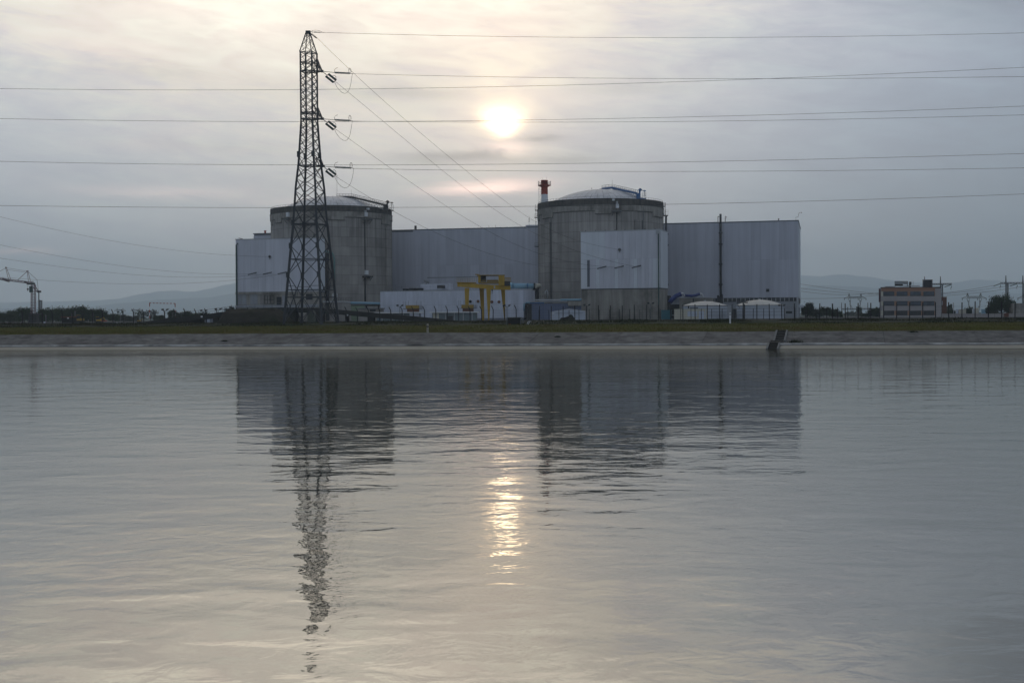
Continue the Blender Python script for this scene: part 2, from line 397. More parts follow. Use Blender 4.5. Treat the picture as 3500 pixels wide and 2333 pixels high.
# ground
def ground_mat():
    def ex(b, t, co, base, f):
        p, q, z = LINES['edge']; e = (q-p).normalized(); nrm = Vector((-e.y, e.x, 0)); 
        dist = b.m('SUBTRACT', b.vm('DOT_PRODUCT', co, tuple(nrm), out=1), float(p.dot(nrm)))
        n1 = b.noise(co, 0.35, 4.0); n2 = b.noise(co, 0.05, 4.0)
        gr = b.mix(b.mr(n1, 0.3, 0.7), (0.066, 0.070, 0.013), (0.105, 0.078, 0.018))
        gr = b.mix(b.mr(n2, 0.4, 0.65), gr, (0.066, 0.052, 0.020))
        far = b.mix(b.mr(n2, 0.4, 0.6), (0.030, 0.038, 0.018), (0.050, 0.046, 0.035))
        yard = b.mix(b.mr(n1, 0.3, 0.7), (0.085, 0.082, 0.078), (0.05, 0.05, 0.045))
        g = b.mix(b.mr(b.m('ADD', dist, b.m('MULTIPLY', n1, 10.0)), 20.0, 32.0), gr, far)
        g = b.mix(b.mr(dist, 60.0, 66.0), g, yard)
        g = b.mix(b.mr(dist, 700.0, 900.0), g, (0.03, 0.045, 0.02))
        return g, f
    return material('ground', (0.05, 0.05, 0.03), 1.0, 0.2, 0.8, extra=ex, spec=0.05)
M['ground'] = ground_mat()
prof = [(-0.02, 1.95), (0.0, 2.13), (0.7, 2.22), (4, 2.36), (9, 2.55), (14, 2.72), (20, 2.92), (27, 3.12), (34, 3.32), (42, 3.50), (50, 3.60), (60, G), (90, G), (200, G), (500, G), (1200, G), (4000, G), (18000, G)]
ts = [-18000, -8000, -3000, -1200, -600] + [-300 + 4*i for i in range(151)] + [600, 1200, 3000, 8000, 18000]
p, q, z = LINES['edge']; e = (q-p).normalized(); EN = Vector((-e.y, e.x, 0)); EO = onl('edge', 0.0); EE = e
vs = []
for sI, z in prof:
    for tt in ts:
        v = EO + EE*tt + EN*sI
        zz = z
        if 0.5 < sI < 55: zz += 0.06*mnoise.noise(Vector((v.x*0.12, v.y*0.12, 0))) + 0.03*mnoise.noise(Vector((v.x*0.6, v.y*0.6, 5)))
        vs.append((v.x, v.y, zz))
nT = len(ts); fs = [(r*nT+c, r*nT+c+1, (r+1)*nT+c+1, (r+1)*nT+c) for r in range(len(prof)-1) for c in range(nT-1)]
me = bpy.data.meshes.new('ground'); me.from_pydata(vs, [], fs); me.materials.append(M['ground']); me.polygons.foreach_set('use_smooth', [True]*len(fs))
link('ground', me, kind='structure')
def gz(sI):
    for (a, za), (b_, zb) in zip(prof, prof[1:]):
        if a <= sI <= b_: return za + (zb-za)*(sI-a)/(b_-a)
    return G
# hills
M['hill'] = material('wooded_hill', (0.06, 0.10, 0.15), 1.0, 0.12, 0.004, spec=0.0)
def hills(pts, Y0, nm, seed):
    vs = []; xs = []
    cols = 260; rows = 14
    pl = [(-3000, 1040), *pts, (6500, 1000)]
    for i in range(cols+1):
        px = -2400 + (5900+2400)*i/cols
        for (a, ya), (b_, yb) in zip(pl, pl[1:]):
            if a <= px <= b_: f = (px-a)/(b_-a); f = f*f*(3-2*f); y = ya + (yb-ya)*f; break
        top = at(px, y, Y0); xs.append(top)
    for r in range(rows+1):
        f = r/rows
        for i, tp in enumerate(xs):
            h = (tp.z-G)*math.sin(math.pi*f)**0.8 if f < 1 else 0
            yy = Y0 + (f-0.5)*3200
            k = mnoise.noise(Vector((tp.x*0.0012, yy*0.0012, seed)))*0.5 + mnoise.noise(Vector((tp.x*0.004, yy*0.003, seed)))*0.25
            h = max(0, h*(1 + (0.35*k if f != 0.5 else 0.05*k)))
            if f != 0.5: h = min(h, (tp.z-G)*0.97*yy/Y0 if yy < Y0 else (tp.z-G)*0.97)
            vs.append((tp.x*yy/Y0, yy, G-2+h))
    n = cols+1
    fs = [(r*n+c, r*n+c+1, (r+1)*n+c+1, (r+1)*n+c) for r in range(rows) for c in range(cols)]
    me = bpy.data.meshes.new(nm); me.from_pydata(vs, [], fs); me.materials.append(M['hill']); me.polygons.foreach_set('use_smooth', [True]*len(fs))
    link(nm, me, kind='structure')
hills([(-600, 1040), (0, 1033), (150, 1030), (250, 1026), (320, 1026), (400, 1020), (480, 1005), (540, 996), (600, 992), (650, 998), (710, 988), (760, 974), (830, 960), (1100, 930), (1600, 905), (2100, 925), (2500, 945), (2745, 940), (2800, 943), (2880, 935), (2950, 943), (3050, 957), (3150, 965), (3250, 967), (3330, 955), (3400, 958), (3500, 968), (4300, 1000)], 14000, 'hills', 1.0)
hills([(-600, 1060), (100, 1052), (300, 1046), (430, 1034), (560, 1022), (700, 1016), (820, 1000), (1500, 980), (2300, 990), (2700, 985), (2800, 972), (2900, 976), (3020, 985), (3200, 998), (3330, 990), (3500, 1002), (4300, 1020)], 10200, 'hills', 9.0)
#@@HAZE
mb = MB(); mb.box(-12500, 12500, -400, 17500, -2.6, 820)
hz = mb.build('haze', [], kind='stuff', label='pale evening haze hanging over the plain')
hm = bpy.data.materials.new('haze'); hm.use_nodes = True; ht = hm.node_tree
for x in list(ht.nodes): ht.nodes.remove(x)
pv = ht.nodes.new('ShaderNodeVolumePrincipled'); pv.inputs['Color'].default_value = (0.76, 0.90, 1.0, 1); pv.inputs['Density'].default_value = 1.5e-4; pv.inputs['Anisotropy'].default_value = 0.5
ho = ht.nodes.new('ShaderNodeOutputMaterial'); ht.links.new(pv.outputs[0], ho.inputs['Volume']); hz.data.materials.append(hm)
# ================================================================== the plant
M['concrete'] = material('shell_concrete', (0.355, 0.332, 0.305), 0.9, 0.13, 0.22, streak=0.20, sscale=(0.55, 0.55, 0.035), dark=(0.11, 0.10, 0.09), darkamt=0.5, spec=0.15, objvar=0.03)
def lifts(b, t, co, base, f):     # cast lifts and formwork joints of the containment wall
    s = b.n('ShaderNodeSeparateXYZ'); t.links.new(co, s.inputs[0])
    fz = b.m('FRACT', b.m('DIVIDE', s.outputs[2], 3.05)); ln = b.mr(b.m('ABSOLUTE', b.m('SUBTRACT', fz, 0.5)), 0.465, 0.49, 1.0, 0.66)
    fx = b.m('FRACT', b.m('DIVIDE', s.outputs[0], 2.6)); lx = b.mr(b.m('ABSOLUTE', b.m('SUBTRACT', fx, 0.5)), 0.478, 0.496, 1.0, 0.84)
    w = b.n('ShaderNodeCombineXYZ'); t.links.new(b.m('FLOOR', b.m('DIVIDE', s.outputs[0], 2.6)), w.inputs[0]); t.links.new(b.m('FLOOR', b.m('DIVIDE', s.outputs[2], 3.05)), w.inputs[2])
    wn = b.n('ShaderNodeTexWhiteNoise'); t.links.new(w.outputs[0], wn.inputs['Vector'])
    rain = b.n('ShaderNodeMapping'); rain.inputs['Scale'].default_value = (1.4, 1.4, 0.03); t.links.new(co, rain.inputs[0])
    rn = b.noise(rain.outputs[0], 1.0, 4.0)
    top = b.m('MULTIPLY', b.mr(s.outputs[2], 22.0, 38.0), b.mr(rn, 0.45, 0.62))
    f = b.m('MULTIPLY', b.m('MULTIPLY', f, ln), b.m('MULTIPLY', lx, b.mr(wn.outputs[0], 0, 1, 0.90, 1.10)))
    return b.mix(b.m('MULTIPLY', top, 0.45), base, (0.09, 0.085, 0.08)), f
M['shell'] = material('containment_concrete', (0.355, 0.332, 0.305), 0.9, 0.13, 0.18, streak=0.20, sscale=(0.55, 0.55, 0.035), dark=(0.21, 0.20, 0.18), darkamt=0.5, spec=0.15, extra=lifts)
M['parapet'] = material('weathered_parapet', (0.105, 0.098, 0.088), 0.95, 0.25, 0.6, streak=0.35, sscale=(1.6, 1.6, 0.1), spec=0.1)
M['band'] = material('ring_beam_concrete', (0.33, 0.31, 0.275), 0.9, 0.2, 0.4, streak=0.30, sscale=(1.2, 1.2, 0.08), dark=(0.08, 0.075, 0.07), darkamt=0.7, spec=0.1)
M['dome'] = material('dome_sheet', (0.58, 0.57, 0.57), 0.55, 0.10, 1.2, objvar=0.05, spec=0.5, dark=(0.16, 0.15, 0.15), darkamt=0.35)
M['domedark'] = material('seam_and_shade_dark', (0.10, 0.10, 0.10), 0.8, 0.2, 1.0)  # dome seams, and the painted shade strips on the reactor walls
M['bluesteel'] = material('blue_painted_steel', (0.045, 0.13, 0.30), 0.5, 0.15, 1.0)
M['darksteel'] = material('dark_steel', (0.040, 0.040, 0.042), 0.6, 0.2, 1.5, metallic=0.2)
M['greysteel'] = material('grey_steel', (0.16, 0.165, 0.17), 0.55, 0.15, 1.5, metallic=0.3)
M['palesteel'] = material('pale_steel', (0.42, 0.43, 0.44), 0.5, 0.12, 1.5)
M['white'] = material('white_paint', (0.72, 0.73, 0.74), 0.5, 0.08, 1.5)
M['red'] = material('red_paint', (0.36, 0.065, 0.04), 0.6, 0.15, 0.8)
M['clad_hall'] = material('hall_cladding', (0.52, 0.53, 0.585), 0.5, 0.05, 0.10, streak=0.11, sscale=(0.8, 0.8, 0.035), objvar=0.06, spec=0.35)
M['clad_white'] = material('annex_cladding', (0.60, 0.605, 0.65), 0.5, 0.05, 0.2, streak=0.10, sscale=(0.9, 0.9, 0.04), objvar=0.06, spec=0.35)
M['clad_side'] = material('end_wall_cladding', (0.62, 0.65, 0.69), 0.5, 0.05, 0.2, streak=0.06, objvar=0.03, spec=0.35)
M['clad_low'] = material('low_hall_cladding', (0.60, 0.62, 0.69), 0.5, 0.08, 0.2, streak=0.16, sscale=(0.6, 0.6, 0.10), objvar=0.05, spec=0.35)
M['trim'] = material('roof_trim', (0.13, 0.15, 0.17), 0.6, 0.1, 1.0)
M['core'] = material('wall_core', (0.24, 0.25, 0.28), 0.9, 0.1, 1.0)
M['gravelroof'] = material('flat_roof', (0.20, 0.20, 0.20), 1.0, 0.2, 2.0)
M['glassdark'] = material('dark_glass', (0.02, 0.022, 0.025), 0.12, 0.3, 1.0, spec=0.6)
M['green'] = material('green_downpipe', (0.045, 0.085, 0.075), 0.6, 0.15, 1.0)
M['lowconc'] = material('base_concrete', (0.32, 0.30, 0.265), 0.9, 0.15, 0.3, streak=0.35, sscale=(0.9, 0.9, 0.06), dark=(0.07, 0.065, 0.055), darkamt=0.7, spec=0.1)

def clad(frame, u0, u1, z0, z1, wid, rows, mat, root, d=0.0, th=0.12, gap=0.028, name='cladding_sheet', special=None):
    """the sheets of a wall, each an object, one shared mesh per size"""
    n = max(1, round((u1-u0)/wid)); w = (u1-u0)/n; hs = (z1-z0)/rows
    R = Matrix(((frame.e.x, frame.n.x, 0), (frame.e.y, frame.n.y, 0), (0, 0, 1))).to_4x4()
    mb = MB(); mb.box(gap/2, w-gap/2, 0, th, gap/2, hs-gap/2); me = mb.mesh(name, mat)
    for i in range(n):
        for r in range(rows):
            o = bpy.data.objects.new(name, me); col.objects.link(o); o.parent = root
            P = frame.P(u0+i*w, d, z0+r*hs) - root.location
            o.matrix_local = Matrix.Translation(P) @ R
            if special:
                mm = special(u0+(i+.5)*w, z0+(r+.5)*hs)
                if mm: o.material_slots[0].link = 'OBJECT'; o.material_slots[0].material = mm
# ---- turbine hall
k_h = 0.25; uh = ray(2728, 752); uh = uh.x/uh.y; YcH = 405*(1+k_h*uh)
Hc = front(2728, YcH, k_h); Hl = front(870, YcH, k_h)
ZH = at(2728, 752, Hc.y).z
fh = Fr(Hl, Hc); LH = fh.L
hall = thing('turbine_hall', 'long tall grey-blue clad hall standing behind both round concrete reactor buildings', 'building', loc=(Hc.x-60, Hc.y+30, G))
zb = fh.px(2600, 1017)[1]          # foot of the cladding
mb = MB(); DP = 40.0
fh.box(mb, 0.1, LH-0.1, -DP+0.1, -0.12, G, ZH-0.25, 0); mb.build('wall_core', M['core'], hall)
u_st = fh.px(1797, 773)[0]; u_L = fh.px(1338, 784)[0]
clad(fh, 0, u_L+8, zb, ZH-0.9, 3.0, 1, M['clad_hall'], hall)
clad(fh, u_L+8, LH, zb, ZH-0.3, 3.0, 2, M['clad_hall'], hall)
fe = Fr(fh.P(LH, 0, G), fh.P(LH, -DP, G))
clad(fe, 0, DP, zb, ZH-0.3, 3.2, 2, M['clad_side'], hall)
mb = MB(); fh.box(mb, -0.2, LH+0.25, -DP-0.1, 0.22, ZH-0.3, ZH); mb.build('roof_edge', M['trim'], hall)
mb = MB(); fh.box(mb, u_st, LH-60, -30, 0.18, ZH, ZH+0.55); mb.build('raised_parapet', M['clad_hall'], hall)
mb = MB(); fh.box(mb, 0, LH, -DP+0.3, -0.4, ZH, ZH+0.05); mb.build('roof', M['gravelroof'], hall)
# clerestory band and the concrete plinth at the right hand end
zw1 = zb-0.05; zw0 = fh.px(2600, 1029)[1]
u_w0 = fh.px(2400, 1020)[0]
M['plinth'] = material('plinth_render', (0.33, 0.34, 0.36), 0.85, 0.1, 0.5, streak=0.15)
mb = MB(); fh.box(mb, 0, LH, -0.11, 0.05, G, zw0-0.15); mb.build('plinth_wall', M['plinth'], hall)
mb = MB(); fh.box(mb, u_w0, LH, -0.10, 0.0, zw0-0.14, zw1); mb.build('dark_band', M['darksteel'], hall)
nw = 22; ww = (LH-u_w0)/nw
mb = MB(); mb.box(0.12, ww-0.12, 0, 0.05, 0.1, zw1-zw0-0.1); mw = mb.mesh('window', M['glassdark'])
mbp = MB(); mbp.box(-0.09, 0.09, 0, 0.16, -0.1, zw1-zw0-0.03); mwp = mbp.mesh('window_post', M['palesteel'])
RH = Matrix(((fh.e.x, fh.n.x, 0), (fh.e.y, fh.n.y, 0), (0, 0, 1))).to_4x4()
for i in range(nw):
    o = link('window', mw, hall, loc=(0, 0, 0)); o.matrix_local = Matrix.Translation(fh.P(u_w0+i*ww, 0.01, zw0) - hall.location) @ RH
    o = link('window_post', mwp, hall, loc=(0, 0, 0)); o.matrix_local = Matrix.Translation(fh.P(u_w0+(i+1)*ww-0.05, 0.01, zw0) - hall.location) @ RH
# end bay details, side canopy
mb = MB(); fh.box(mb, LH-0.5, LH+0.12, -0.1, 0.3, G, zw1+0.2); mb.build('corner_post', M['palesteel'], hall)
mb = MB(); fe.box(mb, 2, 10, 0.0, 1.6, 7.0, 7.8); mb.build('side_canopy', M['clad_side'], hall)
mb = MB(); fe.box(mb, 0.3, DP, -0.1, 0.08, zb-1.7, zb-0.1); mb.build('side_dark_band', M['darksteel'], hall)
u, z = fh.px(2624, 992); mb = MB(); fh.box(mb, u-0.5, u+0.5, 0.12, 0.2, z-0.5, z+0.5); mb.build('wall_vent', M['darksteel'], hall)
u, z = fh.px(2697, 1067); mb = MB(); fh.box(mb, u-1.0, u+1.0, 0.05, 0.12, z-0.35, z+0.35); mb.build('low_window', M['glassdark'], hall)
mb = MB(); u, z = fh.px(2720, 748)
mb.tube([fh.P(u, -1, ZH), fh.P(u, -1, ZH+1.0), fh.P(u+0.7, -1, ZH+1.1), fh.P(u+1.0, -1, ZH+2.4), fh.P(u+1.8, -1, ZH+2.6)], 0.06, 6)
mb.ball(fh.P(u+1.8, -1, ZH+2.45), 0.13, 5); mb.build('roof_camera_mast', M['darksteel'], hall)
mb = MB(); u, z = fh.px(2661, 748); mb.box(0, 0, 0, 0, 0, 0); mb = MB(); mb.tube([fh.P(u, -1, ZH), fh.P(u, -1, ZH+0.8)], 0.1, 6); mb.ball(fh.P(u, -1, ZH+0.5), 0.25, 5); mb.build('roof_vent', M['darksteel'], hall)
u, z = fh.px(1408, 780); mb = MB(); mb.tube([fh.P(u, -4, ZH), fh.P(u, -4, ZH+1.6)], 0.42, 12); mb.build('roof_flue', M['darksteel'], hall)
for pxx, hh in ((1666, 1.0), (1688, 1.1), (1804, 3.9)):
    u, z = fh.px(pxx, 775); mb = MB(); mb.tube([fh.P(u, -2, ZH), fh.P(u, -2, ZH+hh)], [0.05, 0.03], 5)
    if hh > 3: mb.box(0, 0, 0, 0, 0, 0); mb.tube([fh.P(u, -2, ZH+1.7), fh.P(u, -2, ZH+3.0)], 0.12, 6)
    mb.build('lightning_rod', M['darksteel'], hall)
u, z = fh.px(894, 790); mb = MB(); mb.tube([fh.P(u, -3, ZH), fh.P(u, -3, ZH+1.0)], 0.35, 10); mb.tube([fh.P(u, -3, ZH+1.0), fh.P(u, -3, ZH+1.15)], 0.45, 10)
mb.build('roof_vent', M['red'], hall, label='small red roof vent')
# ---- stack on the front of the hall
sk = thing('exhaust_stack', 'thin dark steel stack clamped up the front of the grey hall right of the reactors', 'chimney', loc=tuple(fh.P(fh.px(2464, 1000)[0], 1.0, G)))
u = fh.px(2464, 900)[0]; z0 = fh.px(2464, 1050)[1]; zt = fh.px(2464, 732)[1]
mb = MB(); mb.tube([fh.P(u, 1.0, G), fh.P(u, 1.0, zt)], 0.36, 14); mb.build('flue', M['darksteel'], sk, smooth=True)
M['stack'] = material('stack_steel', (0.085, 0.09, 0.105), 0.5, 0.15, 0.5, metallic=0.3)
for yy in (796, 834, 903, 972):
    z = fh.px(2464, yy)[1]; mb = MB(); fh.box(mb, u-0.62, u+0.62, 0.1, 1.5, z-0.18, z+0.18); mb.build('clamp', M['darksteel'], sk)
for pxx, ytop in ((2453.5, 739), (2478.5, 739)):
    u2 = fh.px(pxx, 750)[0]; z2 = fh.px(pxx, ytop)[1]; mb = MB(); mb.tube([fh.P(u2, -0.5, ZH-0.1), fh.P(u2, -0.5, z2)], 0.11, 6)
    mb.bar(fh.P(u2, -0.5, z2), fh.P(u2+0.5, -0.5, z2-0.25), 0.16); 
    if pxx > 2460: mb.bar(fh.P(u2+0.5, -0.5, z2-0.25), fh.P(u2+0.1, -0.5, ZH+0.9), 0.07)
    mb.build('roof_post', M['darksteel'], hall)
sk.children[0].data.materials[0] = M['stack']
# ---- reactor buildings
def cyl_ang(c, r, px):
    d = ray(px, 1000); dxy = Vector((d.x, d.y)).normalized(); oc = -Vector((c[0], c[1])); b_ = oc.dot(dxy); disc = b_*b_ - (oc.length_squared - r*r)
    t = -b_ - math.sqrt(max(disc, 0)); p = dxy*t; return math.atan2(p.y-c[1], p.x-c[0])
def cpt(c, r, px, py):       # point on the cylinder seen at a pixel
    a = cyl_ang(c, r, px); x = c[0]+r*math.cos(a); y = c[1]+r*math.sin(a); p = at(px, py, y); return Vector((x, y, p.z)), a
def reactor(nm, label, cpx, Yc, steps, pil, walkmat, vents, railpts, endbox, drum, ladder_px):
    u = ray(cpx, 1000); c = (u.x/u.y*Yc, Yc); RR = 20.1
    root = thing(nm, label, 'reactor building', loc=(c[0], c[1], G)); ZT = 40.6
    mb = MB(); mb.lathe(c, [(RR, G), (RR, 38.7)], 160); mb.build('containment_wall', M['shell'], root, smooth=True)
    mb = MB(); mb.lathe(c, [(RR, 38.7), (RR+0.10, 38.75), (RR+0.10, ZT), (RR-0.7, ZT), (RR-0.7, ZT-1.8), (0.2, ZT-1.9)], 160); mb.build('parapet', M['parapet'], root)
    mb = MB(); mb.arcslab(c, RR-0.05, RR+0.22, math.pi*0.9, math.pi*2.1, 36.9, 38.68, 120); mb.build('ring_beam', M['band'], root)
    mb = MB(); mb.arcslab(c, RR-0.05, RR+0.12, math.pi*0.9, math.pi*2.1, 36.72, 36.88, 120); mb.arcslab(c, RR, RR+0.3, math.pi*0.9, math.pi*2.1, 38.62, 38.80, 120); mb.build('recess_shade_strip', M['domedark'], root)  # dark strips paint the recess shade along the ring beam edges
    for (pa, pb, zl) in steps:
        a0, a1 = cyl_ang(c, RR, pa), cyl_ang(c, RR, pb)
        if a0 > a1: a0, a1 = a1, a0
        mb = MB(); mb.arcslab(c, RR-0.05, RR+0.34, a0, a1, zl, 37.8, 10); mb.build('anchor_block', M['band'], root); mb = MB(); mb.arcslab(c, RR-0.05, RR+0.25, a0, a1, zl-0.16, zl-0.01, 10); mb.build('recess_shade_strip', M['domedark'], root)  # the dark strip below paints the shade under the block
    for (pa, pb, ytop) in pil:
        pt, a1 = cpt(c, RR, pb, ytop); a0 = cyl_ang(c, RR, pa)
        if a0 > a1: a0, a1 = a1, a0
        mb = MB(); mb.arcslab(c, RR-0.05, RR+0.35, a0, a1, G, pt.z, 6); mb.build('pilaster', M['shell'], root)
        mb = MB(); mb.arcslab(c, RR-0.05, RR+0.06, a1+0.004, a1+0.03, G, pt.z, 3); mb.build('groove_shade_strip', M['domedark'], root)  # thin dark strip on the wall, painting the shade of a groove
        mb = MB(); an = a1+0.036; q = Vector((c[0]+(RR+.25)*math.cos(an), c[1]+(RR+.25)*math.sin(an), 0)); mb.tube([q+Vector((0, 0, G)), q+Vector((0, 0, 38.2))], 0.09, 6); mb.build('downpipe', M['greysteel'], root)
    # dome: seam layer and sheet gores
    def dz(r): return 45.25 - 0.0158*r*r
    rs = [0.6, 3.2, 6.4, 9.6, 12.6, 15.4, 18.2]
    mb = MB(); mb.lathe(c, [(r, dz(r)-0.10) for r in [0.01]+rs], 96); mb.build('dome_membrane', M['domedark'], root, smooth=True)
    ng = 48
    for ring, (ra, rb, nn) in enumerate(((0.3, 6.3, 16), (6.35, 12.5, 32), (12.55, 18.2, 48))):
        m = MB(); da = 2*math.pi/nn; g = 0.035; 
        st = 5; vs = []; k3 = 3
        for i in range(st+1):
            r = ra+(rb-ra)*i/st; gg = g/max(r, 0.8)
            for j in range(k3+1):
                a = gg+(da-2*gg)*j/k3; vs.append((r*math.cos(a), r*math.sin(a), dz(r)))
        w = k3+1
        m.add(vs, [(i*w+j, (i+1)*w+j, (i+1)*w+j+1, i*w+j+1) for i in range(st) for j in range(k3)])
        me = m.mesh('dome_sheet', M['dome'])
        for i in range(nn):
            o = link('dome_sheet', me, root, loc=(0, 0, -G)); o.rotation_euler = (0, 0, da*i)
    mb = MB(); 
    for i in range(60):
        a = math.pi*(0.9+1.25*i/59); mb.bar((c[0]+(RR-0.1)*math.cos(a), c[1]+(RR-0.1)*math.sin(a), ZT), (c[0]+(RR-0.1)*math.cos(a), c[1]+(RR-0.1)*math.sin(a), ZT+0.55), 0.05)
    pts = [(c[0]+(RR-0.1)*math.cos(a), c[1]+(RR-0.1)*math.sin(a), ZT+0.55) for a in [math.pi*(0.9+1.25*i/59) for i in range(60)]]
    for a, b_ in zip(pts, pts[1:]): mb.bar(a, b_, 0.05)
    mb.build('parapet_railing', M['greysteel'], root)
    # walkway over the dome
    deck = [at(*q) for q in railpts]; side = Vector((0.05, 1, 0))*1.0
    wk = MB(); rl = MB()
    for a, b_ in zip(deck, deck[1:]):
        wk.bar(a, b_, 0.3, 0.55); wk.bar(a+side, b_+side, 0.3, 0.55); wk.bar(a+side*0.5, b_+side*0.5, 0.9, 0.08)
    deckm = wk.build('walkway_deck', walkmat, root)
    for a, b_ in zip(deck, deck[1:]):
        n = max(2, int((b_-a).length/0.95))
        for s_ in (Vector((0, 0, 0)), side):
            for i in range(n+1):
                p = a.lerp(b_, i/n)+s_; rl.bar(p, p+Vector((0, 0, 1.05)), 0.045)
            for hz_ in (0.55, 1.05): rl.bar(a+s_+Vector((0, 0, hz_)), b_+s_+Vector((0, 0, hz_)), 0.05)
    rl.build('handrail', M['greysteel'], deckm)
    tr = MB(); a, b_ = deck[-2], deck[-1]; n = 13
    for s_ in (Vector((0, 0, 0)), side):
        lo0 = a+s_+Vector((0, 0, -0.35)); lo1 = b_+s_+Vector((0, 0, -1.75)); tr.bar(lo0, lo1, 0.10)
        for i in range(n):
            p0 = a.lerp(b_, i/n)+s_; p1 = a.lerp(b_, (i+.5)/n)+s_; p2 = a.lerp(b_, (i+1)/n)+s_
            q = lo0.lerp(lo1, (i+.5)/n); tr.bar(p0, q, 0.06); tr.bar(q, p2, 0.06)
    tr.build('walkway_truss', walkmat if walkmat is M['bluesteel'] else M['palesteel'], deckm)
    pe = deck[-1]; bx0 = at(endbox[0], endbox[3], pe.y); bx1 = at(endbox[1], endbox[2], pe.y)
    mb = MB(); mb.box(bx0.x, bx1.x, pe.y-0.3, pe.y+1.4, bx0.z, bx1.z); 
    mb.box(bx1.x-0.5, bx1.x, pe.y-0.2, pe.y+0.5, bx1.z, bx1.z+1.3)
    mb.build('machine_box', walkmat, deckm)
    dr = at(drum[0], drum[1], pe.y); rr = 5.2*pe.y/F
    mb = MB(); mb.tube([dr+Vector((0, -0.3, 0)), dr+Vector((0, 0.5, 0))], rr, 16)
    mb.bar(dr+Vector((-rr-0.35, 0, -0.1)), dr+Vector((0, 0, 0)), 0.15)
    dr2 = dr+Vector((1.35, 0, -0.30)); mb.bar(dr, dr2, 0.20); mb.hexa([dr2+Vector(q) for q in ((-.2, -.2, -.25), (.45, -.2, -.05), (.45, .3, -.05), (-.2, .3, -.25), (-.1, -.2, .25), (.45, -.2, .12), (.45, .3, .12), (-.1, .3, .25))])
    mb.tube([dr2+Vector((0, 0, -.2)), dr2+Vector((0, 0, -1.6))], 0.09, 6)
    mb.build('hoist_drum', walkmat, deckm)
    pf = MB(); p0 = Vector((bx1.x, pe.y-0.3, bx0.z)); pf.box(p0.x, p0.x+1.7, p0.y, p0.y+1.6, p0.z, p0.z+0.22)
    pf.build('end_platform', walkmat, deckm)
    pf = MB()
    for xx in (0.6, 1.2, 1.7):
        for yy in (0, 1.6): pf.bar(p0+Vector((xx, yy, 0.2)), p0+Vector((xx, yy, 2.0)), 0.05)
    for hz_ in (1.0, 2.0): pf.bar(p0+Vector((0.6, 0, hz_)), p0+Vector((1.7, 0, hz_)), 0.05); pf.bar(p0+Vector((1.7, 0, hz_)), p0+Vector((1.7, 1.6, hz_)), 0.05)
    pf.build('platform_railing', M['greysteel'], deckm)
    ex = deck[0]; mb = MB(); mb.tube([ex+Vector((-3.0, 0, -0.35)), ex+Vector((-2.0, 0, -0.4)), ex], 0.07, 5); mb.bar(ex+Vector((-3.1, 0, -0.4)), ex+Vector((-3.3, 0, 0.35)), 0.10)
    mb.tube([deck[1]+Vector((0, 0, 1)), deck[1]+Vector((0, 0, 2.4))], 0.025, 4); mb.build('lightning_rod', M['darksteel'], deckm)
    # wall boxes on brackets and the duct below
    for (x0, x1, y0, y1, mt, kind) in vents:
        pA, a = cpt(c, RR+0.2, (x0+x1)/2, y1); pB, _ = cpt(c, RR+0.2, (x0+x1)/2, y0)
        w = (x1-x0)/2*pA.y/F; rad = Vector((math.cos(a), math.sin(a), 0)); tan = Vector((-rad.y, rad.x, 0)); mb = MB()
        dd = {'box': 0.9, 'shelf': 1.5, 'duct': 0.25}[kind]; o = Vector((c[0], c[1], 0))
        c8 = []
        for zz in (pA.z, pB.z):
            for i, j in ((-1, 0), (1, 0), (1, 1), (-1, 1)): c8.append(o+rad*(RR+(dd if j == 0 else -0.05))+tan*(w*i)+Vector((0, 0, zz)))
        mb.hexa([c8[i] for i in (0, 1, 2, 3, 4, 5, 6, 7)])
        if kind == 'shelf':
            for i in (-1, 1): mb.bar(o+rad*(RR+dd)+tan*(w*0.8*i)+Vector((0, 0, pA.z)), o+rad*RR+tan*(w*0.8*i)+Vector((0, 0, pA.z-1.2)), 0.12)
        mb.build({'box': 'wall_box', 'shelf': 'wall_shelf', 'duct': 'wall_duct'}[kind], mt, root)
    return root, c
VR = [(2105, 2115, 698, 711, M['white'], 'box'), (2092, 2101, 680, 687, M['palesteel'], 'box'), (2107, 2112, 688, 697, M['palesteel'], 'box'), (2090, 2123, 721, 724, M['greysteel'], 'shelf'), (2108, 2110, 726, 790, M['darksteel'], 'duct')]
VR[1] = (2094, 2101, 680, 686, M['white'], 'box')
reactor('reactor_building', 'right hand round concrete reactor building with a blue walkway over its pale dome', 2053, 401,
        [(2035, 2091, 35.9), (2232, 2262, 35.6), (1858, 1892, 35.5), (1842, 1846, 35.2)], [(1864, 1882, 760), (2170, 2192, 752)], M['bluesteel'], VR,
        [(2057, 645, 399), (2093, 641, 398), (2179, 661, 389)], (2176, 2189, 660, 680), (2188, 649), 1836)
VL = [(1246, 1256, 726, 740, M['white'], 'box'), (1255, 1262, 711, 717, M['white'], 'box'), (1247, 1252, 719, 725, M['palesteel'], 'box'), (1239, 1271, 749, 752, M['greysteel'], 'shelf'), (1248, 1250.5, 753, 922, M['darksteel'], 'duct'),
      (1247, 1257, 924, 938, M['white'], 'box'), (1237, 1271, 943, 947, M['darksteel'], 'shelf'), (1246, 1251, 950, 1030, M['darksteel'], 'duct'), (984, 994, 726, 741, M['white'], 'box'), (978, 1000, 748, 751, M['greysteel'], 'shelf')]
reactor('reactor_building', 'left hand round concrete reactor building with a grey walkway, behind the lattice pylon', 1135.5, 418,
        [(946, 966, 35.6), (1120, 1182, 35.9), (1305, 1330, 35.3), (932, 936, 35.2)], [(1319, 1337, 781), (1060, 1072, 800)], M['darksteel'], VL,
        [(1150, 673, 416), (1201, 673, 414), (1323, 702, 404)], (1310, 1326, 702, 720), (1325, 690), 0)
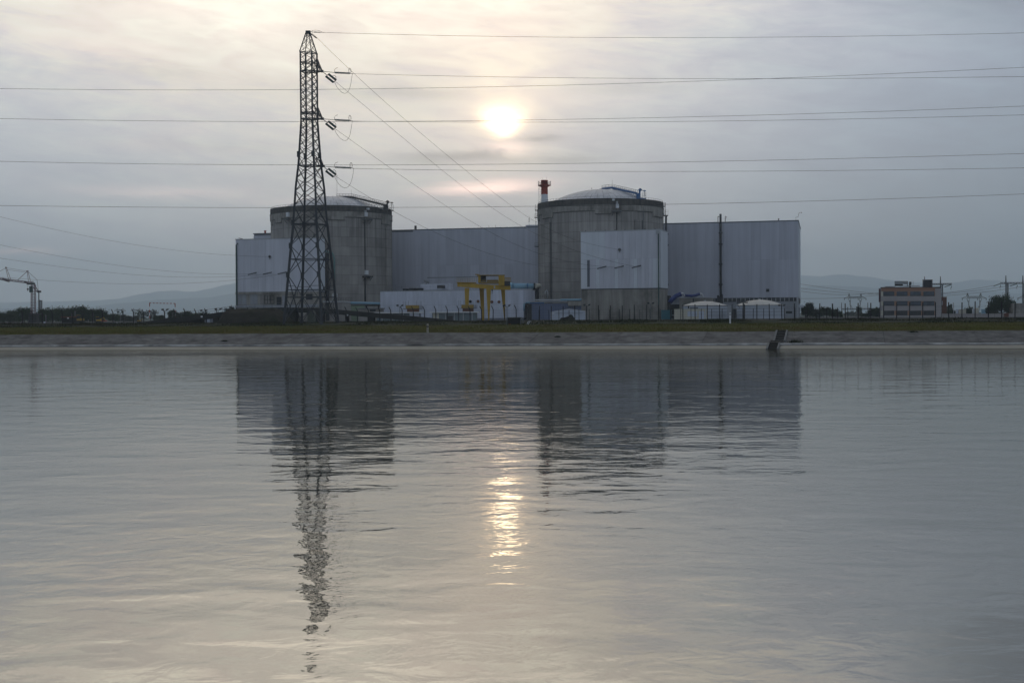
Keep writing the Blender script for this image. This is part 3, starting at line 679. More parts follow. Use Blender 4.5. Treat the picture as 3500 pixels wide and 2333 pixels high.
# tall mast on the left dome's walkway
mb = MB(); a = at(1152, 672, 416.5); mb.bar(a, a+Vector((0, 0, 7.0)), 0.10); mb.bar(a+Vector((0, 0, 7.0)), a+Vector((0.3, 0, 7.0)), 0.12)
ms = mb.build('aerial_mast', M['palesteel']); ms['label'] = 'thin pale aerial mast standing on the left dome walkway'; ms['category'] = 'mast'
# ---- red and white vent chimney behind the right reactor
u = ray(1863, 1000); cy = 419.0; cx = u.x/u.y*cy; zt = at(1863, 616, cy).z; zr = at(1863, 664.5, cy).z; zp = at(1863, 634, cy).z
ch = thing('vent_chimney', 'red and white banded chimney with a round platform rising behind the right reactor', 'chimney', loc=(cx, cy, G)); r = 1.13
mb = MB(); mb.lathe((cx, cy), [(r, G), (r, zr)], 28); mb.build('white_flue', M['white'], ch, smooth=True)
mb = MB(); mb.lathe((cx, cy), [(r, zr), (r, zt-0.3), (r+0.03, zt-0.3), (r+0.03, zt), (r-0.1, zt), (r-0.1, zr)], 28); mb.build('red_flue', M['red'], ch, smooth=True)
mb = MB(); mb.lathe((cx, cy), [(r, zp-0.55), (2.0, zp-0.1), (2.2, zp-0.05), (2.2, zp+0.12), (r, zp+0.12)], 24); mb.build('platform', M['red'], ch)
mb = MB()
for i in range(20):
    a = 2*math.pi*i/20; mb.bar((cx+2.15*math.cos(a), cy+2.15*math.sin(a), zp), (cx+2.15*math.cos(a), cy+2.15*math.sin(a), zp+(1.7 if i % 5 == 0 else 1.25)), 0.07)
for hz_ in (0.6, 1.25):
    q = [(cx+2.15*math.cos(2*math.pi*i/20), cy+2.15*math.sin(2*math.pi*i/20), zp+hz_) for i in range(21)]
    for a, b_ in zip(q, q[1:]): mb.bar(a, b_, 0.05)
mb.build('platform_railing', M['darksteel'], ch)
mb = MB()
for xx in (-1.95, -1.45): mb.bar((cx+xx, cy-0.3, G), (cx+xx, cy-0.3, zp), 0.07)
z = 30
while z < zp: mb.bar((cx-1.95, cy-0.3, z), (cx-1.45, cy-0.3, z), 0.06); z += 0.55
while z > 30: mb.bar((cx-1.45, cy-0.3, z), (cx-1.0, cy-0.1, z), 0.06); z -= 2.4
mb.build('ladder', M['greysteel'], ch)
mb = MB(); mb.tube([(cx-0.7, cy, zt), (cx-0.7, cy, zt+0.9)], 0.025, 4); mb.tube([(cx+0.7, cy, zt), (cx+0.7, cy, zt+1.0)], 0.025, 4); mb.build('lightning_rod', M['greysteel'], ch)
# ---- caged ladder towers beside the right reactor
def ladder_tower(px0, px1, ytop, ybot, Y, label, plats, pipe=None):
    a = at(px0, ybot, Y); b_ = at(px1, ytop, Y); x0, x1, z0, z1 = a.x, b_.x, a.z, b_.z
    rt = thing('ladder_tower', label, 'ladder tower', loc=(x0, Y, z0)); mb = MB()
    for xx in (x0, x1):
        for yy in (Y, Y+0.8): mb.bar((xx, yy, z0), (xx, yy, z1), 0.07)
    z = z0
    while z < z1-0.3:
        mb.bar((x0, Y, z), (x1, Y, z), 0.05); mb.bar((x0, Y, z), (x0, Y+0.8, z), 0.05); z += 0.62
    mb.build('cage', M['greysteel'], rt)
    for (yy, ex) in plats:
        zz = at(px0, yy, Y).z; mb = MB(); mb.box(x0-ex, x1+ex*0.4, Y-0.4, Y+1.4, zz-0.1, zz+0.08); mb.build('platform', M['darksteel'], rt)
        mb = MB()
        for xx in (x0-ex, (x0+x1)/2, x1+ex*0.4): mb.bar((xx, Y-0.4, zz), (xx, Y-0.4, zz+1.1), 0.05)
        for hz_ in (0.55, 1.1): mb.bar((x0-ex, Y-0.4, zz+hz_), (x1+ex*0.4, Y-0.4, zz+hz_), 0.05)
        mb.build('platform_railing', M['greysteel'], rt)
    if pipe:
        mb = MB(); mb.tube([(pipe, Y+1.7, z0), (pipe, Y+1.7, z1)], 0.16, 8); mb.build('riser_pipe', M['palesteel'], rt)
    return rt
ladder_tower(1832.5, 1838.5, 698, 1010, 398, 'caged ladder tower climbing the left edge of the right reactor', [(718, 0.2), (743, 0.35), (842, 0.4)])
ladder_tower(2268, 2274, 693, 792, 399, 'caged ladder with a small platform at the right edge of the right reactor', [(705, 0.1)])
rt = thing('steel_column', 'thick grey steel column with a railed top deck beside the right reactor', 'column', loc=tuple(at(2277, 1000, 402)))
a = at(2273.6, 1092, 402); b_ = at(2280.5, 738, 402)
mb = MB(); mb.tube([((a.x+b_.x)/2, 402, G), ((a.x+b_.x)/2, 402, b_.z)], 0.34, 12); mb.build('column_shaft', M['stack'], rt)
d0 = at(2266, 737, 402); d1 = at(2282.5, 737, 402); mb = MB(); mb.box(d0.x, d1.x, 401.2, 403.2, d0.z-0.1, d0.z+0.15); mb.build('deck', M['darksteel'], rt)
mb = MB()
for xx in (d1.x, d1.x-0.8, d1.x-1.1): mb.bar((xx, 401.2, d0.z), (xx, 401.2, d0.z+1.7), 0.05)
for hz_ in (0.6, 1.15, 1.7): mb.bar((d1.x-1.1, 401.2, d0.z+hz_), (d1.x, 401.2, d0.z+hz_), 0.05)
mb.build('railing', M['greysteel'], rt)
# ---- fuel building annexes
def annex(px0, pxc, pxs, y0, yc, ys, Yc, label, base_y0, base_yc, feat):
    """front wall from px0 to pxc, its end wall back to pxs"""
    C_ = at(pxc, yc, Yc); ZT = C_.z
    A_ = ray(px0, y0); s = (ZT-CAMZ)/A_.z; A_ = CAM + A_*s
    S_ = ray(pxs, ys); s = (ZT-CAMZ)/S_.z; S_ = CAM + S_*s
    f = Fr(A_, C_); g = Fr(C_, S_); root = thing('fuel_building', label, 'building', loc=tuple(f.P(f.L/2, -5, G)))
    zb_ = f.px((px0+pxc)/2, (base_y0+base_yc)/2)[1]
    back = f.P(0, -26, 0); backc = g.P(g.L, 0, 0) + Vector((0.0, 18, 0)) * 1.0 + Vector((18*(C_.x/C_.y)*1.0-0.6, 0, 0))
    sp_ = g.P(g.L, 0, 0); mb = MB(); mb.prism([(A_.x, A_.y+.15), (C_.x-.1, C_.y+.15), (sp_.x-.1, sp_.y), (backc.x-.1, backc.y), (back.x, back.y)], G, ZT-0.25); mb.build('wall_core', M['core'], root)
    mb = MB(); mb.prism([(A_.x-.2, A_.y-0.15), (C_.x+.2, C_.y-.15), (sp_.x+.2, sp_.y), (backc.x+.2, backc.y), (back.x-.2, back.y)], ZT-0.25, ZT); mb.build('roof_edge', M['palesteel'], root)
    return f, g, root, zb_, ZT
fr, gr, ax, zb_, ZA = annex(1985, 2257, 2281, 791, 783, 791, 363, 'white clad fuel building on a stained concrete base in front of the right reactor', 986, 985, None)
M['clad_pale'] = material('pale_sheet', (0.66, 0.69, 0.72), 0.5, 0.05, 0.2, streak=0.05, objvar=0.03)
M['clad_grey'] = material('grey_louvre', (0.13, 0.14, 0.16), 0.6, 0.1, 1.0)
ub = fr.px(2066, 850)[0]; zpale = fr.px(2020, 887)[1]
def spc(u, z): return M['clad_pale'] if (u < ub and z > zpale) or u < 1.6 else None
zmid = zpale
clad(fr, 0, fr.L, zmid, ZA-0.27, 1.85, 1, M['clad_white'], ax, special=spc)
clad(fr, 0, fr.L, zb_, zmid, 1.15, 1, M['clad_white'], ax, special=lambda u, z: M['clad_pale'] if (int(u/1.15) in (0, 1, 4, 9, 14, 19, 20)) else None)
clad(gr, 0.1, gr.L, zb_, ZA-0.27, 2.4, 1, M['clad_pale'], ax)
u0, z0 = fr.px(2008, 980); u1, z1 = fr.px(2016, 889); mb = MB(); fr.box(mb, u0, u1, 0.12, 0.24, z0, z1); mb.build('louvre_strip', M['clad_grey'], ax)
mb = MB(); fr.box(mb, 0.15, fr.L-.1, 0.03, 0.10, zb_-0.25, zb_); gr.box(mb, 0.1, gr.L, 0.03, 0.1, zb_-0.25, zb_); mb.build('drip_edge', M['darksteel'], ax)
mb = MB(); fr.box(mb, 0.15, fr.L, -0.2, 0.02, G, zb_-0.25); gr.box(mb, 0.0, gr.L, -0.2, 0.02, G, zb_-0.25); mb.build('concrete_base', M['lowconc'], ax)
u, z = fr.px(2251.5, 798); mb = MB(); mb.tube([fr.P(u, 0.45, z), fr.P(u, 0.45, G)], 0.17, 8); mb.build('downpipe', M['green'], ax)
mb = MB(); fr.box(mb, u-0.65, u+0.3, 0.13, 0.8, z-0.1, z+1.0); mb.build('rain_hopper', M['palesteel'], ax)
for i in range(8):
    mb = MB(); uu = 1.5+i*3.0; fr.box(mb, uu-0.08, uu+0.08, -0.1, 0.1, ZA, ZA+0.28); mb.build('roof_lug', M['darksteel'], ax)
for (px_, py_) in ((2282, 800), (2283, 838), (2283, 972)):
    mb = MB(); p_ = at(px_, py_, gr.P(gr.L, 0, 0).y+1); mb.box(p_.x-0.15, p_.x+0.25, p_.y, p_.y+0.3, p_.z-0.15, p_.z+0.15); mb.build('wall_lug', M['darksteel'], ax)
fl, gl, al, zbl, ZL = annex(806, 1088, 1109, 817, 812, 814, 393, 'white clad fuel building behind the lattice pylon at the left end of the plant', 997, 996, None)
clad(fl, 0, fl.L, zbl, ZL-0.27, 2.6, 1, M['clad_white'], al)
clad(gl, 0.1, gl.L, zbl, ZL-0.27, 2.6, 1, M['clad_pale'], al)
mb = MB(); fl.box(mb, 0.0, fl.L, -0.2, -0.02, G, zbl-0.3); gl.box(mb, 0.0, gl.L, -0.2, 0.02, G, zbl-0.3); mb.build('concrete_base', M['lowconc'], al)
mb = MB(); fl.box(mb, -0.2, fl.L+.1, -0.2, 0.35, zbl-0.75, zbl-0.05); mb.build('shadow_ledge', M['lowconc'], al)
z0 = fl.px(900, 1051)[1]; z1 = fl.px(900, 1042)[1]; mb = MB(); fl.box(mb, 0, fl.L, 0.0, 0.9, z0, z1); mb.build('base_beam', M['plinth'], al)
u0, z0 = fl.px(946, 1042); u1, z1 = fl.px(962, 1014); mb = MB(); fl.box(mb, u0, u1, -0.02, 0.06, z0, z1); mb.build('door', M['darksteel'], al)
for (xa, xb, ya, yb, mt) in ((856, 880, 1040, 1006, 'plinth'), (814, 826, 1040, 1006, 'plinth'), (828, 842, 1040, 1006, 'plinth'), (888, 902, 1040, 1006, 'concrete'), (908, 920, 1040, 1006, 'concrete'), (1046, 1068, 1024, 1004, 'darksteel'), (965, 975, 1042, 1008, 'plinth')):
    u0, z0 = fl.px(xa, ya); u1, z1 = fl.px(xb, yb); mb = MB(); fl.box(mb, u0, u1, -0.02, 0.05, z0, z1); mb.build('wall_panel', M[mt], al)
mb = MB(); u0, z0 = fl.px(905, 1038); u1, z1 = fl.px(938, 1010)
for zz in (z0, (z0+z1)/2, z1): mb.tube([fl.P(u0, 0.5, zz), fl.P(u1, 0.5, zz)], 0.07, 6)
for q in (0, 0.33, 0.66, 1): mb.tube([fl.P(u0+(u1-u0)*q, 0.5, z0), fl.P(u0+(u1-u0)*q, 0.5, z1)], 0.09, 6)
mb.build('pipe_rack', M['darksteel'], al)
u, z = fl.px(809, 832); mb = MB(); mb.tube([fl.P(u+.5, 0.35, z), fl.P(u, 0.35, z-0.5), fl.P(u-0.1, 0.35, G)], 0.27, 8); mb.build('downpipe', M['green'], al)
u, z = fl.px(818, 815); mb = MB(); mb.bar(fl.P(u-.6, -1, ZL+0.35), fl.P(u+.7, -1, ZL+0.1), 0.2); mb.build('roof_lamp', M['darksteel'], al)
for (xx, y0_) in ((900, 1), (1000, 1), (1050, 1)):
    pass
# dark standpipe and green pipe right of the left annex
p0 = at(1118, 980, 397); gp = thing('standpipe', 'dark vertical duct with pale green pipes in front of the left reactor', 'pipe', loc=(p0.x, p0.y, G))
mb = MB(); zt = at(1118, 866, 397).z; mb.box(p0.x-0.35, p0.x+0.55, 396.5, 397.6, G, zt); mb.build('duct', M['darksteel'], gp)
M['palegreen'] = material('pale_green_pipe', (0.14, 0.24, 0.23), 0.5, 0.1, 1.0)
zq = at(1112, 856, 396).z
mb = MB(); mb.tube([(p0.x-1.3, 396.2, zq+0.9), (p0.x-0.7, 396.2, zq+0.1), (p0.x, 396.2, zq-0.4), (p0.x+1.9, 396.2, zq-0.7), (p0.x+2.5, 396.2, zq-2.5), (p0.x+2.5, 396.2, zq-11.5)], 0.30, 10); mb.build('green_pipe', M['palegreen'], gp, smooth=True)
M['yellow'] = material('yellow_crane_paint', (0.46, 0.29, 0.035), 0.6, 0.12, 0.6, streak=0.15, sscale=(1, 1, 0.2))
M['yelldark'] = material('ochre_paint', (0.30, 0.20, 0.045), 0.7, 0.15, 0.6)
M['bluepipe'] = material('light_blue_pipe', (0.22, 0.37, 0.46), 0.5, 0.08, 0.5)
M['cream'] = material('cream_render', (0.55, 0.52, 0.42), 0.85, 0.08, 0.5)
M['teal'] = material('teal_container', (0.035, 0.13, 0.16), 0.6, 0.1, 0.8)
M['tank'] = material('tank_paint', (0.50, 0.53, 0.58), 0.5, 0.06, 0.4, streak=0.05)
M['tankroof'] = material('tank_roof', (0.50, 0.47, 0.42), 0.6, 0.06, 0.4, objvar=0.05)
M['brick'] = material('brown_brick', (0.16, 0.075, 0.05), 0.9, 0.15, 1.0)
M['earth'] = material('dark_earth', (0.035, 0.032, 0.026), 1.0, 0.35, 0.5, dark=(0.02, 0.026, 0.012), darkamt=0.8, bump=0.1, spec=0.05)
M['rampc'] = material('ramp_concrete', (0.050, 0.050, 0.047), 0.9, 0.2, 0.8, spec=0.1)
M['wood'] = material('post_steel', (0.028, 0.026, 0.026), 0.8, 0.2, 1.0)
M['lattice'] = material('galvanised_lattice', (0.060, 0.064, 0.070), 0.6, 0.25, 0.5, metallic=0.2, objvar=0.15)
M['glassins'] = material('green_glass_insulator', (0.02, 0.07, 0.065), 0.2, 0.1, 1.0, spec=0.7)
M['wire'] = material('conductor', (0.05, 0.05, 0.055), 0.6, 0.1, 1.0, metallic=0.3)
M['roofwhite'] = material('white_roof_sheet', (0.78, 0.78, 0.76), 0.3, 0.06, 0.6, spec=0.7)
M['glazing'] = material('green_glazing', (0.15, 0.19, 0.20), 0.25, 0.2, 0.8, spec=0.6)
M['blueclad'] = material('blue_ribbed_cladding', (0.15, 0.18, 0.27), 0.5, 0.06, 0.5, objvar=0.08)
M['canvas'] = material('grey_canvas', (0.52, 0.56, 0.63), 0.8, 0.08, 0.6)
M['navy'] = material('navy_tube', (0.03, 0.045, 0.15), 0.5, 0.1, 1.0)
def skbox(mb, x0, x1, y0, y1, z0, z1):     # east of the reactors the yard is laid out square to the turbine hall
    k = 0.27*(y1-y0) if x0 > 35 else 0.0; k = (0.31*(y1-y0)) if x0/y0 > 0.27 else k
    mb.hexa([(x0, y0, z0), (x1, y0, z0), (x1+k, y1, z0), (x0+k, y1, z0), (x0, y0, z1), (x1, y0, z1), (x1+k, y1, z1), (x0+k, y1, z1)])
def bx(mb, x0, x1, ytop, ybot, Y, depth, fl=None):     # box whose front face spans a measured rectangle at distance Y
    a = at(x0, ybot, Y); b_ = at(x1, ytop, Y); skbox(mb, a.x, b_.x, Y, Y+depth, a.z if fl is None else fl, b_.z); return a, b_
# ---- low hall between the reactors
YL, YR = 368.0, 352.0
a_ = at(1300, 995, YL); b_ = at(1790, 988, YR); zt = (a_.z+b_.z)/2
f2 = Fr(a_, b_); g2 = Fr(b_, b_ + Vector((3.6, 14, 0)))
lo = thing('low_hall', 'long low white hall with four round openings between the two reactors', 'building', loc=tuple(f2.P(f2.L/2, -4, G)))
mb = MB(); p3_ = f2.P(0, -14, 0); mb.prism([(a_.x, a_.y+.15), (b_.x-.1, b_.y+.15), (b_.x+3.5, b_.y+14), (p3_.x, p3_.y)], G, zt-0.2); mb.build('wall_core', M['core'], lo)
clad(f2, 0, f2.L, G+0.5, zt-0.2, 1.9, 2, M['clad_low'], lo); clad(g2, 0.1, 13, G+0.5, zt-0.2, 2.1, 1, M['clad_hall'], lo)
mb = MB(); mb.prism([(a_.x, a_.y-.1), (b_.x+.1, b_.y-.1), (b_.x+3.6, b_.y+14), (p3_.x, p3_.y)], zt-0.2, zt); mb.build('roof_edge', M['palesteel'], lo)
for (x_, y_) in ((1608.5, 1030), (1635, 1029.5), (1682, 1031.5), (1706.5, 1031.5)):
    u, z = f2.px(x_, y_); mb = MB(); p_ = f2.P(u, 0.1, z); mb.tube([p_, p_+f2.n*0.28], [0.42, 0.42], 14); mb.build('round_opening', M['brick'] if x_ > 1620 else M['darksteel'], lo)
def roofbit(name, x0, x1, y0, y1, dpt, mt, dd=2.0):
    u0, z0 = f2.px(x0, y1, -dpt); u1, z1 = f2.px(x1, y0, -dpt); mb = MB(); f2.box(mb, u0, u1, -dpt-dd, -dpt, z0, z1); return mb.build(name, M[mt], lo)
roofbit('roof_unit', 1376, 1389, 986, 994, 3, 'darksteel'); roofbit('roof_unit', 1398, 1420, 984, 993, 3, 'darksteel'); roofbit('roof_unit', 1424, 1438, 984, 993, 3, 'darksteel')
roofbit('roof_block', 1438, 1530, 969, 992, 7, 'clad_hall', 4); roofbit('roof_block', 1494, 1516, 974, 985, 5, 'darksteel', 1); roofbit('roof_edge', 1300, 1500, 991, 994.5, 1, 'trim', 8)
mb = MB()
for x_ in (1353, 1373, 1385, 1434, 1470, 1494, 1514, 1544, 1548, 1530):
    u, z = f2.px(x_, 992, -2); mb.bar(f2.P(u, -2, zt), f2.P(u, -2, zt+1.5+0.7*random.random()), 0.05)
u0, z = f2.px(1353, 984, -2); u1, z1 = f2.px(1548, 984, -2); mb.bar(f2.P(u0, -2, zt+1.2), f2.P(u1, -2, zt+1.2), 0.04); mb.build('roof_railing', M['greysteel'], lo)
mb = MB(); a, a1 = at(1449, 959, 372), at(1470, 966, 372); mb.hexa([(a.x, 372, a1.z+.2), (a1.x-.5, 372, a1.z-.3), (a1.x-.5, 374, a1.z-.3), (a.x, 374, a1.z+.2), (a.x, 372, a.z+.2), (a1.x-.5, 372, a.z-.2), (a1.x-.5, 374, a.z-.2), (a.x, 374, a.z+.2)]); mb.bar((a1.x-1.2, 373, a1.z), (a1.x-1.4, 373, zt), 0.3)
mb.build('exhaust_cowl', M['greysteel'], lo)
# ---- thin jib behind
mb = MB(); mb.bar(at(1460, 949, 372), at(1640, 946, 372), 0.22); mb.bar(at(1640, 946, 372), at(1640, 1000, 372), 0.3); o = mb.build('jib_boom', M['greysteel']); o['label'] = 'long thin horizontal jib boom left of the yellow gantry crane'; o['category'] = 'boom'
# ---- yellow gantry crane
YC = 312.0
gc = thing('gantry_crane', 'yellow gantry crane on four tapering legs in front of the low white hall', 'crane', loc=tuple(at(1660, 1095, YC+2)))
def legp(x0t, x1t, x0b, x1b, yt, Y):
    a = at(x0t, yt, Y); b2 = at(x1t, yt, Y); c = at(x0b, 1070, Y); d = at(x1b, 1070, Y); dz = G; f = (a.z-dz)/(a.z-c.z)
    cx = a.x+(c.x-a.x)*f; dxx = b2.x+(d.x-b2.x)*f; mb = MB(); w0, w1 = 0.55, 0.28
    mb.hexa([(cx, Y-w1, dz), (dxx, Y-w1, dz), (dxx, Y+w1, dz), (cx, Y+w1, dz), (a.x, Y-w0, a.z), (b2.x, Y-w0, a.z), (b2.x, Y+w0, a.z), (a.x, Y+w0, a.z)]); mb.build('leg', M['yellow'], gc)
legp(1588, 1604, 1591, 1601, 984, YC); legp(1638.5, 1654, 1645, 1655, 986, YC+5.5); legp(1662, 1678.5, 1667, 1674, 986, YC); legp(1712, 1726.5, 1721, 1727, 988, YC+5.5)
def girder(xa, xb, ya0, ya1, yb0, yb1, Y0, Y1, nm, mt='yellow', th=1.0):
    a = at(xa, ya0, Y0); a2 = at(xa, ya1, Y0); b1 = at(xb, yb0, Y1); b2 = at(xb, yb1, Y1); mb = MB(); t = Vector((0, th, 0))
    mb.hexa([a2, b2, b2+t, a2+t, a, b1, b1+t, a+t]); mb.build(nm, M[mt], gc)
girder(1563, 1681, 966, 979, 973, 988, YC, YC-0.5, 'main_girder'); girder(1681, 1745, 973, 988, 975, 991, YC-0.5, YC-0.5, 'main_girder')
girder(1600, 1730, 968, 981, 976, 989, YC+5.3, YC+5.0, 'main_girder')
girder(1561, 1626, 963.5, 966, 964, 966.5, YC-0.4, YC-0.4, 'walkway', th=6.5)
mb = MB()
for i in range(12):
    p = at(1562+i*6, 963, YC-0.3); mb.bar(p, p+Vector((0, 0, 1.0)), 0.05)
mb.bar(at(1562, 950, YC-.3), at(1632, 953, YC-.3), 0.05); mb.bar(at(1562, 957, YC-.3), at(1632, 960, YC-.3), 0.05); mb.build('handrail', M['yelldark'], gc)
mb = MB(); bx(mb, 1634, 1642, 940, 965, YC-0.7, 4.5); mb.build('machine_house_end', M['yellow'], gc)
mb = MB(); bx(mb, 1704, 1724, 940, 975, YC-0.9, 5.2); mb.build('machine_house_end', M['yellow'], gc)
mb = MB(); bx(mb, 1630, 1725, 938.5, 941.5, YC-1.0, 5.5); mb.bar(at(1624, 937.5, YC), at(1640, 939, YC), 0.25); mb.build('machine_house_roof', M['yelldark'], gc)
mb = MB(); bx(mb, 1642, 1704, 964, 968, YC-0.8, 5.0)
for i in range(14): 
    a = at(1643+i*4.6, 958, YC-0.8); mb.bar(a, a-Vector((0, 0, 0.75)), 0.11)
a = at(1642, 958, YC-.8); b2 = at(1704, 959, YC-.8); mb.bar(a, b2, 0.10); mb.build('machine_house_rail', M['yelldark'], gc)
mb = MB(); bx(mb, 1644, 1661, 943, 963, YC+0.6, 1.8); mb.build('winch', M['darksteel'], gc)
mb = MB(); bx(mb, 1664, 1702, 956, 963, YC+0.6, 1.2); mb.build('winch_drum', M['yelldark'], gc)
mb = MB(); bx(mb, 1724, 1743.5, 961, 976, YC-0.9, 2.4); mb.build('cab', M['darksteel'], gc)
mb = MB()
for i in range(7):
    a = at(1725+i*3.3, 948, YC-.7); mb.bar(a, a-Vector((0, 0, 0.95)), 0.12)
mb.bar(at(1725, 948, YC-.7), at(1747, 951, YC-.7), 0.12); mb.bar(at(1725, 961, YC-.7), at(1747, 963, YC-.7), 0.16); mb.build('cab_railing', M['yelldark'], gc)
mb = MB(); bx(mb, 1688, 1692.5, 977, 985, YC-0.62, 0.08); mb.build('notice_plate', M['palesteel'], gc)
mb = MB(); a = at(1682, 990, YC+2.5); mb.bar(a+Vector((0, 0, .5)), a-Vector((0, 0, .35)), 0.30); mb.bar(a-Vector((0, 0, .3)), a-Vector((0, 0, 1.0)), 0.12); mb.build('hook', M['darksteel'], gc)
# ---- light blue pipes
bp = thing('overhead_pipe', 'thick light blue pipe running from the yellow crane to the right reactor', 'pipe', loc=tuple(at(1790, 976, 362)))
mb = MB(); mb.tube([at(1738, 975.5, 360), at(1752, 976, 360)], [1.0, 0.88], 18); mb.tube([at(1752, 976.5, 360), at(1824, 977.5, 363)], 0.80, 18); mb.build('pipe_run', M['bluepipe'], bp, smooth=True)
mb = MB(); mb.tube([at(1824, 977.5, 363), at(1829, 977.5, 363)], 0.95, 14); mb.build('collar', M['darksteel'], bp)
mb = MB(); mb.tube([at(1829, 977, 363), at(1842, 977, 385)], 0.72, 14); mb.build('end_section', M['cream'], bp)
for x_ in (1757, 1783, 1803):
    mb = MB(); c = at(x_, 977, 361.4); mb.tube([c, c+Vector((0.14, 0, 0))], 0.85, 18); mb.build('joint_ring', M['bluesteel'], bp)
mb = MB(); bx(mb, 1820, 1842, 985, 1035, 372, 10, G); o = mb.build('dark_shaft', M['darksteel']); o['label'] = 'dark narrow shaft between the low white hall and right reactor'; o['category'] = 'building'
mb = MB(); mb.tube([at(1819, 984, 366), at(1819, 1034, 366)], 0.16, 8); mb.ball(at(1819, 985, 366), 0.28, 5); o = mb.build('vertical_pipe', M['palesteel']); o['label'] = 'slim pale vertical pipe below the end of the blue pipe'; o['category'] = 'pipe'
mb = MB(); pts = []
for i in range(9):
    t = math.pi*i/8; pts.append(at(1867.5-6*math.cos(t)*-1, 1002-12*math.sin(t)*0.75, 372))
pts = [at(1861.5, 1012, 372)]+pts[::-1]+[at(1873.5, 1020, 372)] if False else [at(1863, 1005, 372), at(1864, 996, 372), at(1867.5, 991, 372), at(1871, 996, 372), at(1872, 1018, 372)]
mb.tube(pts, 0.2, 8); o = mb.build('gooseneck_vent', M['palesteel'], smooth=True); o['label'] = 'pale bent gooseneck vent pipe at the foot of the right reactor'; o['category'] = 'vent'
def rail(name, label, x0, x1, y0, y1, Y, n=8, mt='darksteel'):
    mb = MB(); a = at(x0, y1, Y); b2 = at(x1, y1, Y); h = at(x0, y0, Y).z-a.z
    for i in range(n+1): p = a.lerp(b2, i/n); mb.bar(p, p+Vector((0, 0, h)), 0.06)
    for q in (0.5, 1.0): mb.bar(a+Vector((0, 0, h*q)), b2+Vector((0, 0, h*q)), 0.05)
    o = mb.build(name, M[mt]); o['label'] = label; o['category'] = 'railing'; return o
rail('railing', 'dark railing round the gooseneck vent beside the right reactor', 1840, 1874, 1009, 1019, 371, 5)
# ---- blue ribbed shed with pale roof pipes
a1 = at(1802, 1034, 345); b1 = at(1987, 1033, 345)
bs = thing('pump_shed', 'dark blue ribbed shed with a pale flat roof edge right of the low hall', 'building', loc=(a1.x+8, 346, G))
mb = MB(); mb.box(a1.x, b1.x, 345.1, 355, G, a1.z-0.25); mb.build('wall_core', M['core'], bs)
n = 22; w_ = (b1.x-a1.x)/n; m_ = MB(); m_.box(0.03, w_-0.03, -0.1, 0, 0, a1.z-G-0.3); m_.box(w_*0.4, w_*0.6, -0.18, -0.1, 0, a1.z-G-0.3); me = m_.mesh('cladding_sheet', M['blueclad'])
for i in range(n): link('cladding_sheet', me, bs, loc=(a1.x+i*w_-bs.location.x, 345.1-bs.location.y, 0))
mb = MB(); bx(mb, 1810, 1938, 1028.5, 1032, 344.6, 10); mb.build('roof_edge', M['palesteel'], bs)
mb = MB(); mb.box(a1.x-0.4, at(1860, 1030, 345).x, 344.7, 355, a1.z-0.25, a1.z+0.05); mb.build('roof', M['bluesteel'], bs)
mb = MB(); bx(mb, 1942, 1987, 1030, 1045, 343.5, 10); mb.build('concrete_lintel', M['lowconc'], bs)
mb = MB(); mb.box(a1.x+0.0, a1.x+1.2, 344.6, 345, G, a1.z-0.4); mb.build('door', M['darksteel'], bs)
ps = thing('roof_pipe', 'light blue and pale roof pipe running above the dark blue shed', 'pipe', loc=tuple(at(1900, 1025, 347)))
mb = MB(); mb.tube([at(1916, 1024.5, 347), at(1987, 1024, 347)], 0.27, 12); mb.build('pipe_run', M['bluepipe'], ps, smooth=True)
mb = MB(); bx(mb, 1827, 1918, 1022.5, 1026, 347, 2.0); mb.build('pipe_tray', M['palesteel'], ps)
mb = MB(); mb.tube([at(1795, 1036, 344.5), at(1791, 1040, 344), at(1791, 1062, 344)], 0.2, 8); mb.tube([at(1796, 1035, 344.5), at(1812, 1033, 344.5)], 0.2, 8); o = mb.build('corner_pipe', M['bluepipe'], smooth=True); o['label'] = 'light blue pipe bending down at the corner of the low white hall'; o['category'] = 'pipe'
pl = thing('roof_pipe', 'light blue pipe crossing in front of the left reactor foot', 'pipe', loc=tuple(at(1240, 1035, 362)))
mb = MB(); mb.tube([at(1199, 1035, 362), at(1298, 1037, 360)], 0.36, 12); mb.build('pipe_run', M['bluepipe'], pl, smooth=True)
mb = MB(); mb.tube([at(1104, 1031, 363), at(1180, 1031, 363), at(1199, 1034, 362)], 0.20, 10); mb.build('pipe_run', M['palesteel'], pl, smooth=True)
mb = MB(); bx(mb, 1200, 1298, 1041, 1046, 361, 2.0); mb.build('pipe_bridge', M['rampc'], pl)
for x_ in (1204, 1250, 1292): mb = MB(); bx(mb, x_, x_+4, 1045, 1092, 361.5, 0.5, G); mb.build('support', M['rampc'], pl)
rail('railing', 'dark railing beside the light blue pipe at the left reactor foot', 1152, 1203, 1018, 1030, 362, 9)
mb = MB(); mb.tube([at(1138, 1032, 365), at(1138, 1004, 365), at(1145, 1000, 365), at(1152, 1004, 365), at(1152, 1016, 365)], 0.17, 8); o = mb.build('gooseneck_vent', M['palesteel'], smooth=True); o['label'] = 'pale bent gooseneck vent pipe at the foot of the left reactor'; o['category'] = 'vent'
M['mint'] = material('pale_green_container', (0.20, 0.25, 0.17), 0.6, 0.08, 0.8)
mb = MB(); bx(mb, 1200, 1243, 1045, 1064, 330, 2.5, G); o = mb.build('site_container', M['mint']); o['label'] = 'pale green site container below the light blue pipe'; o['category'] = 'container'
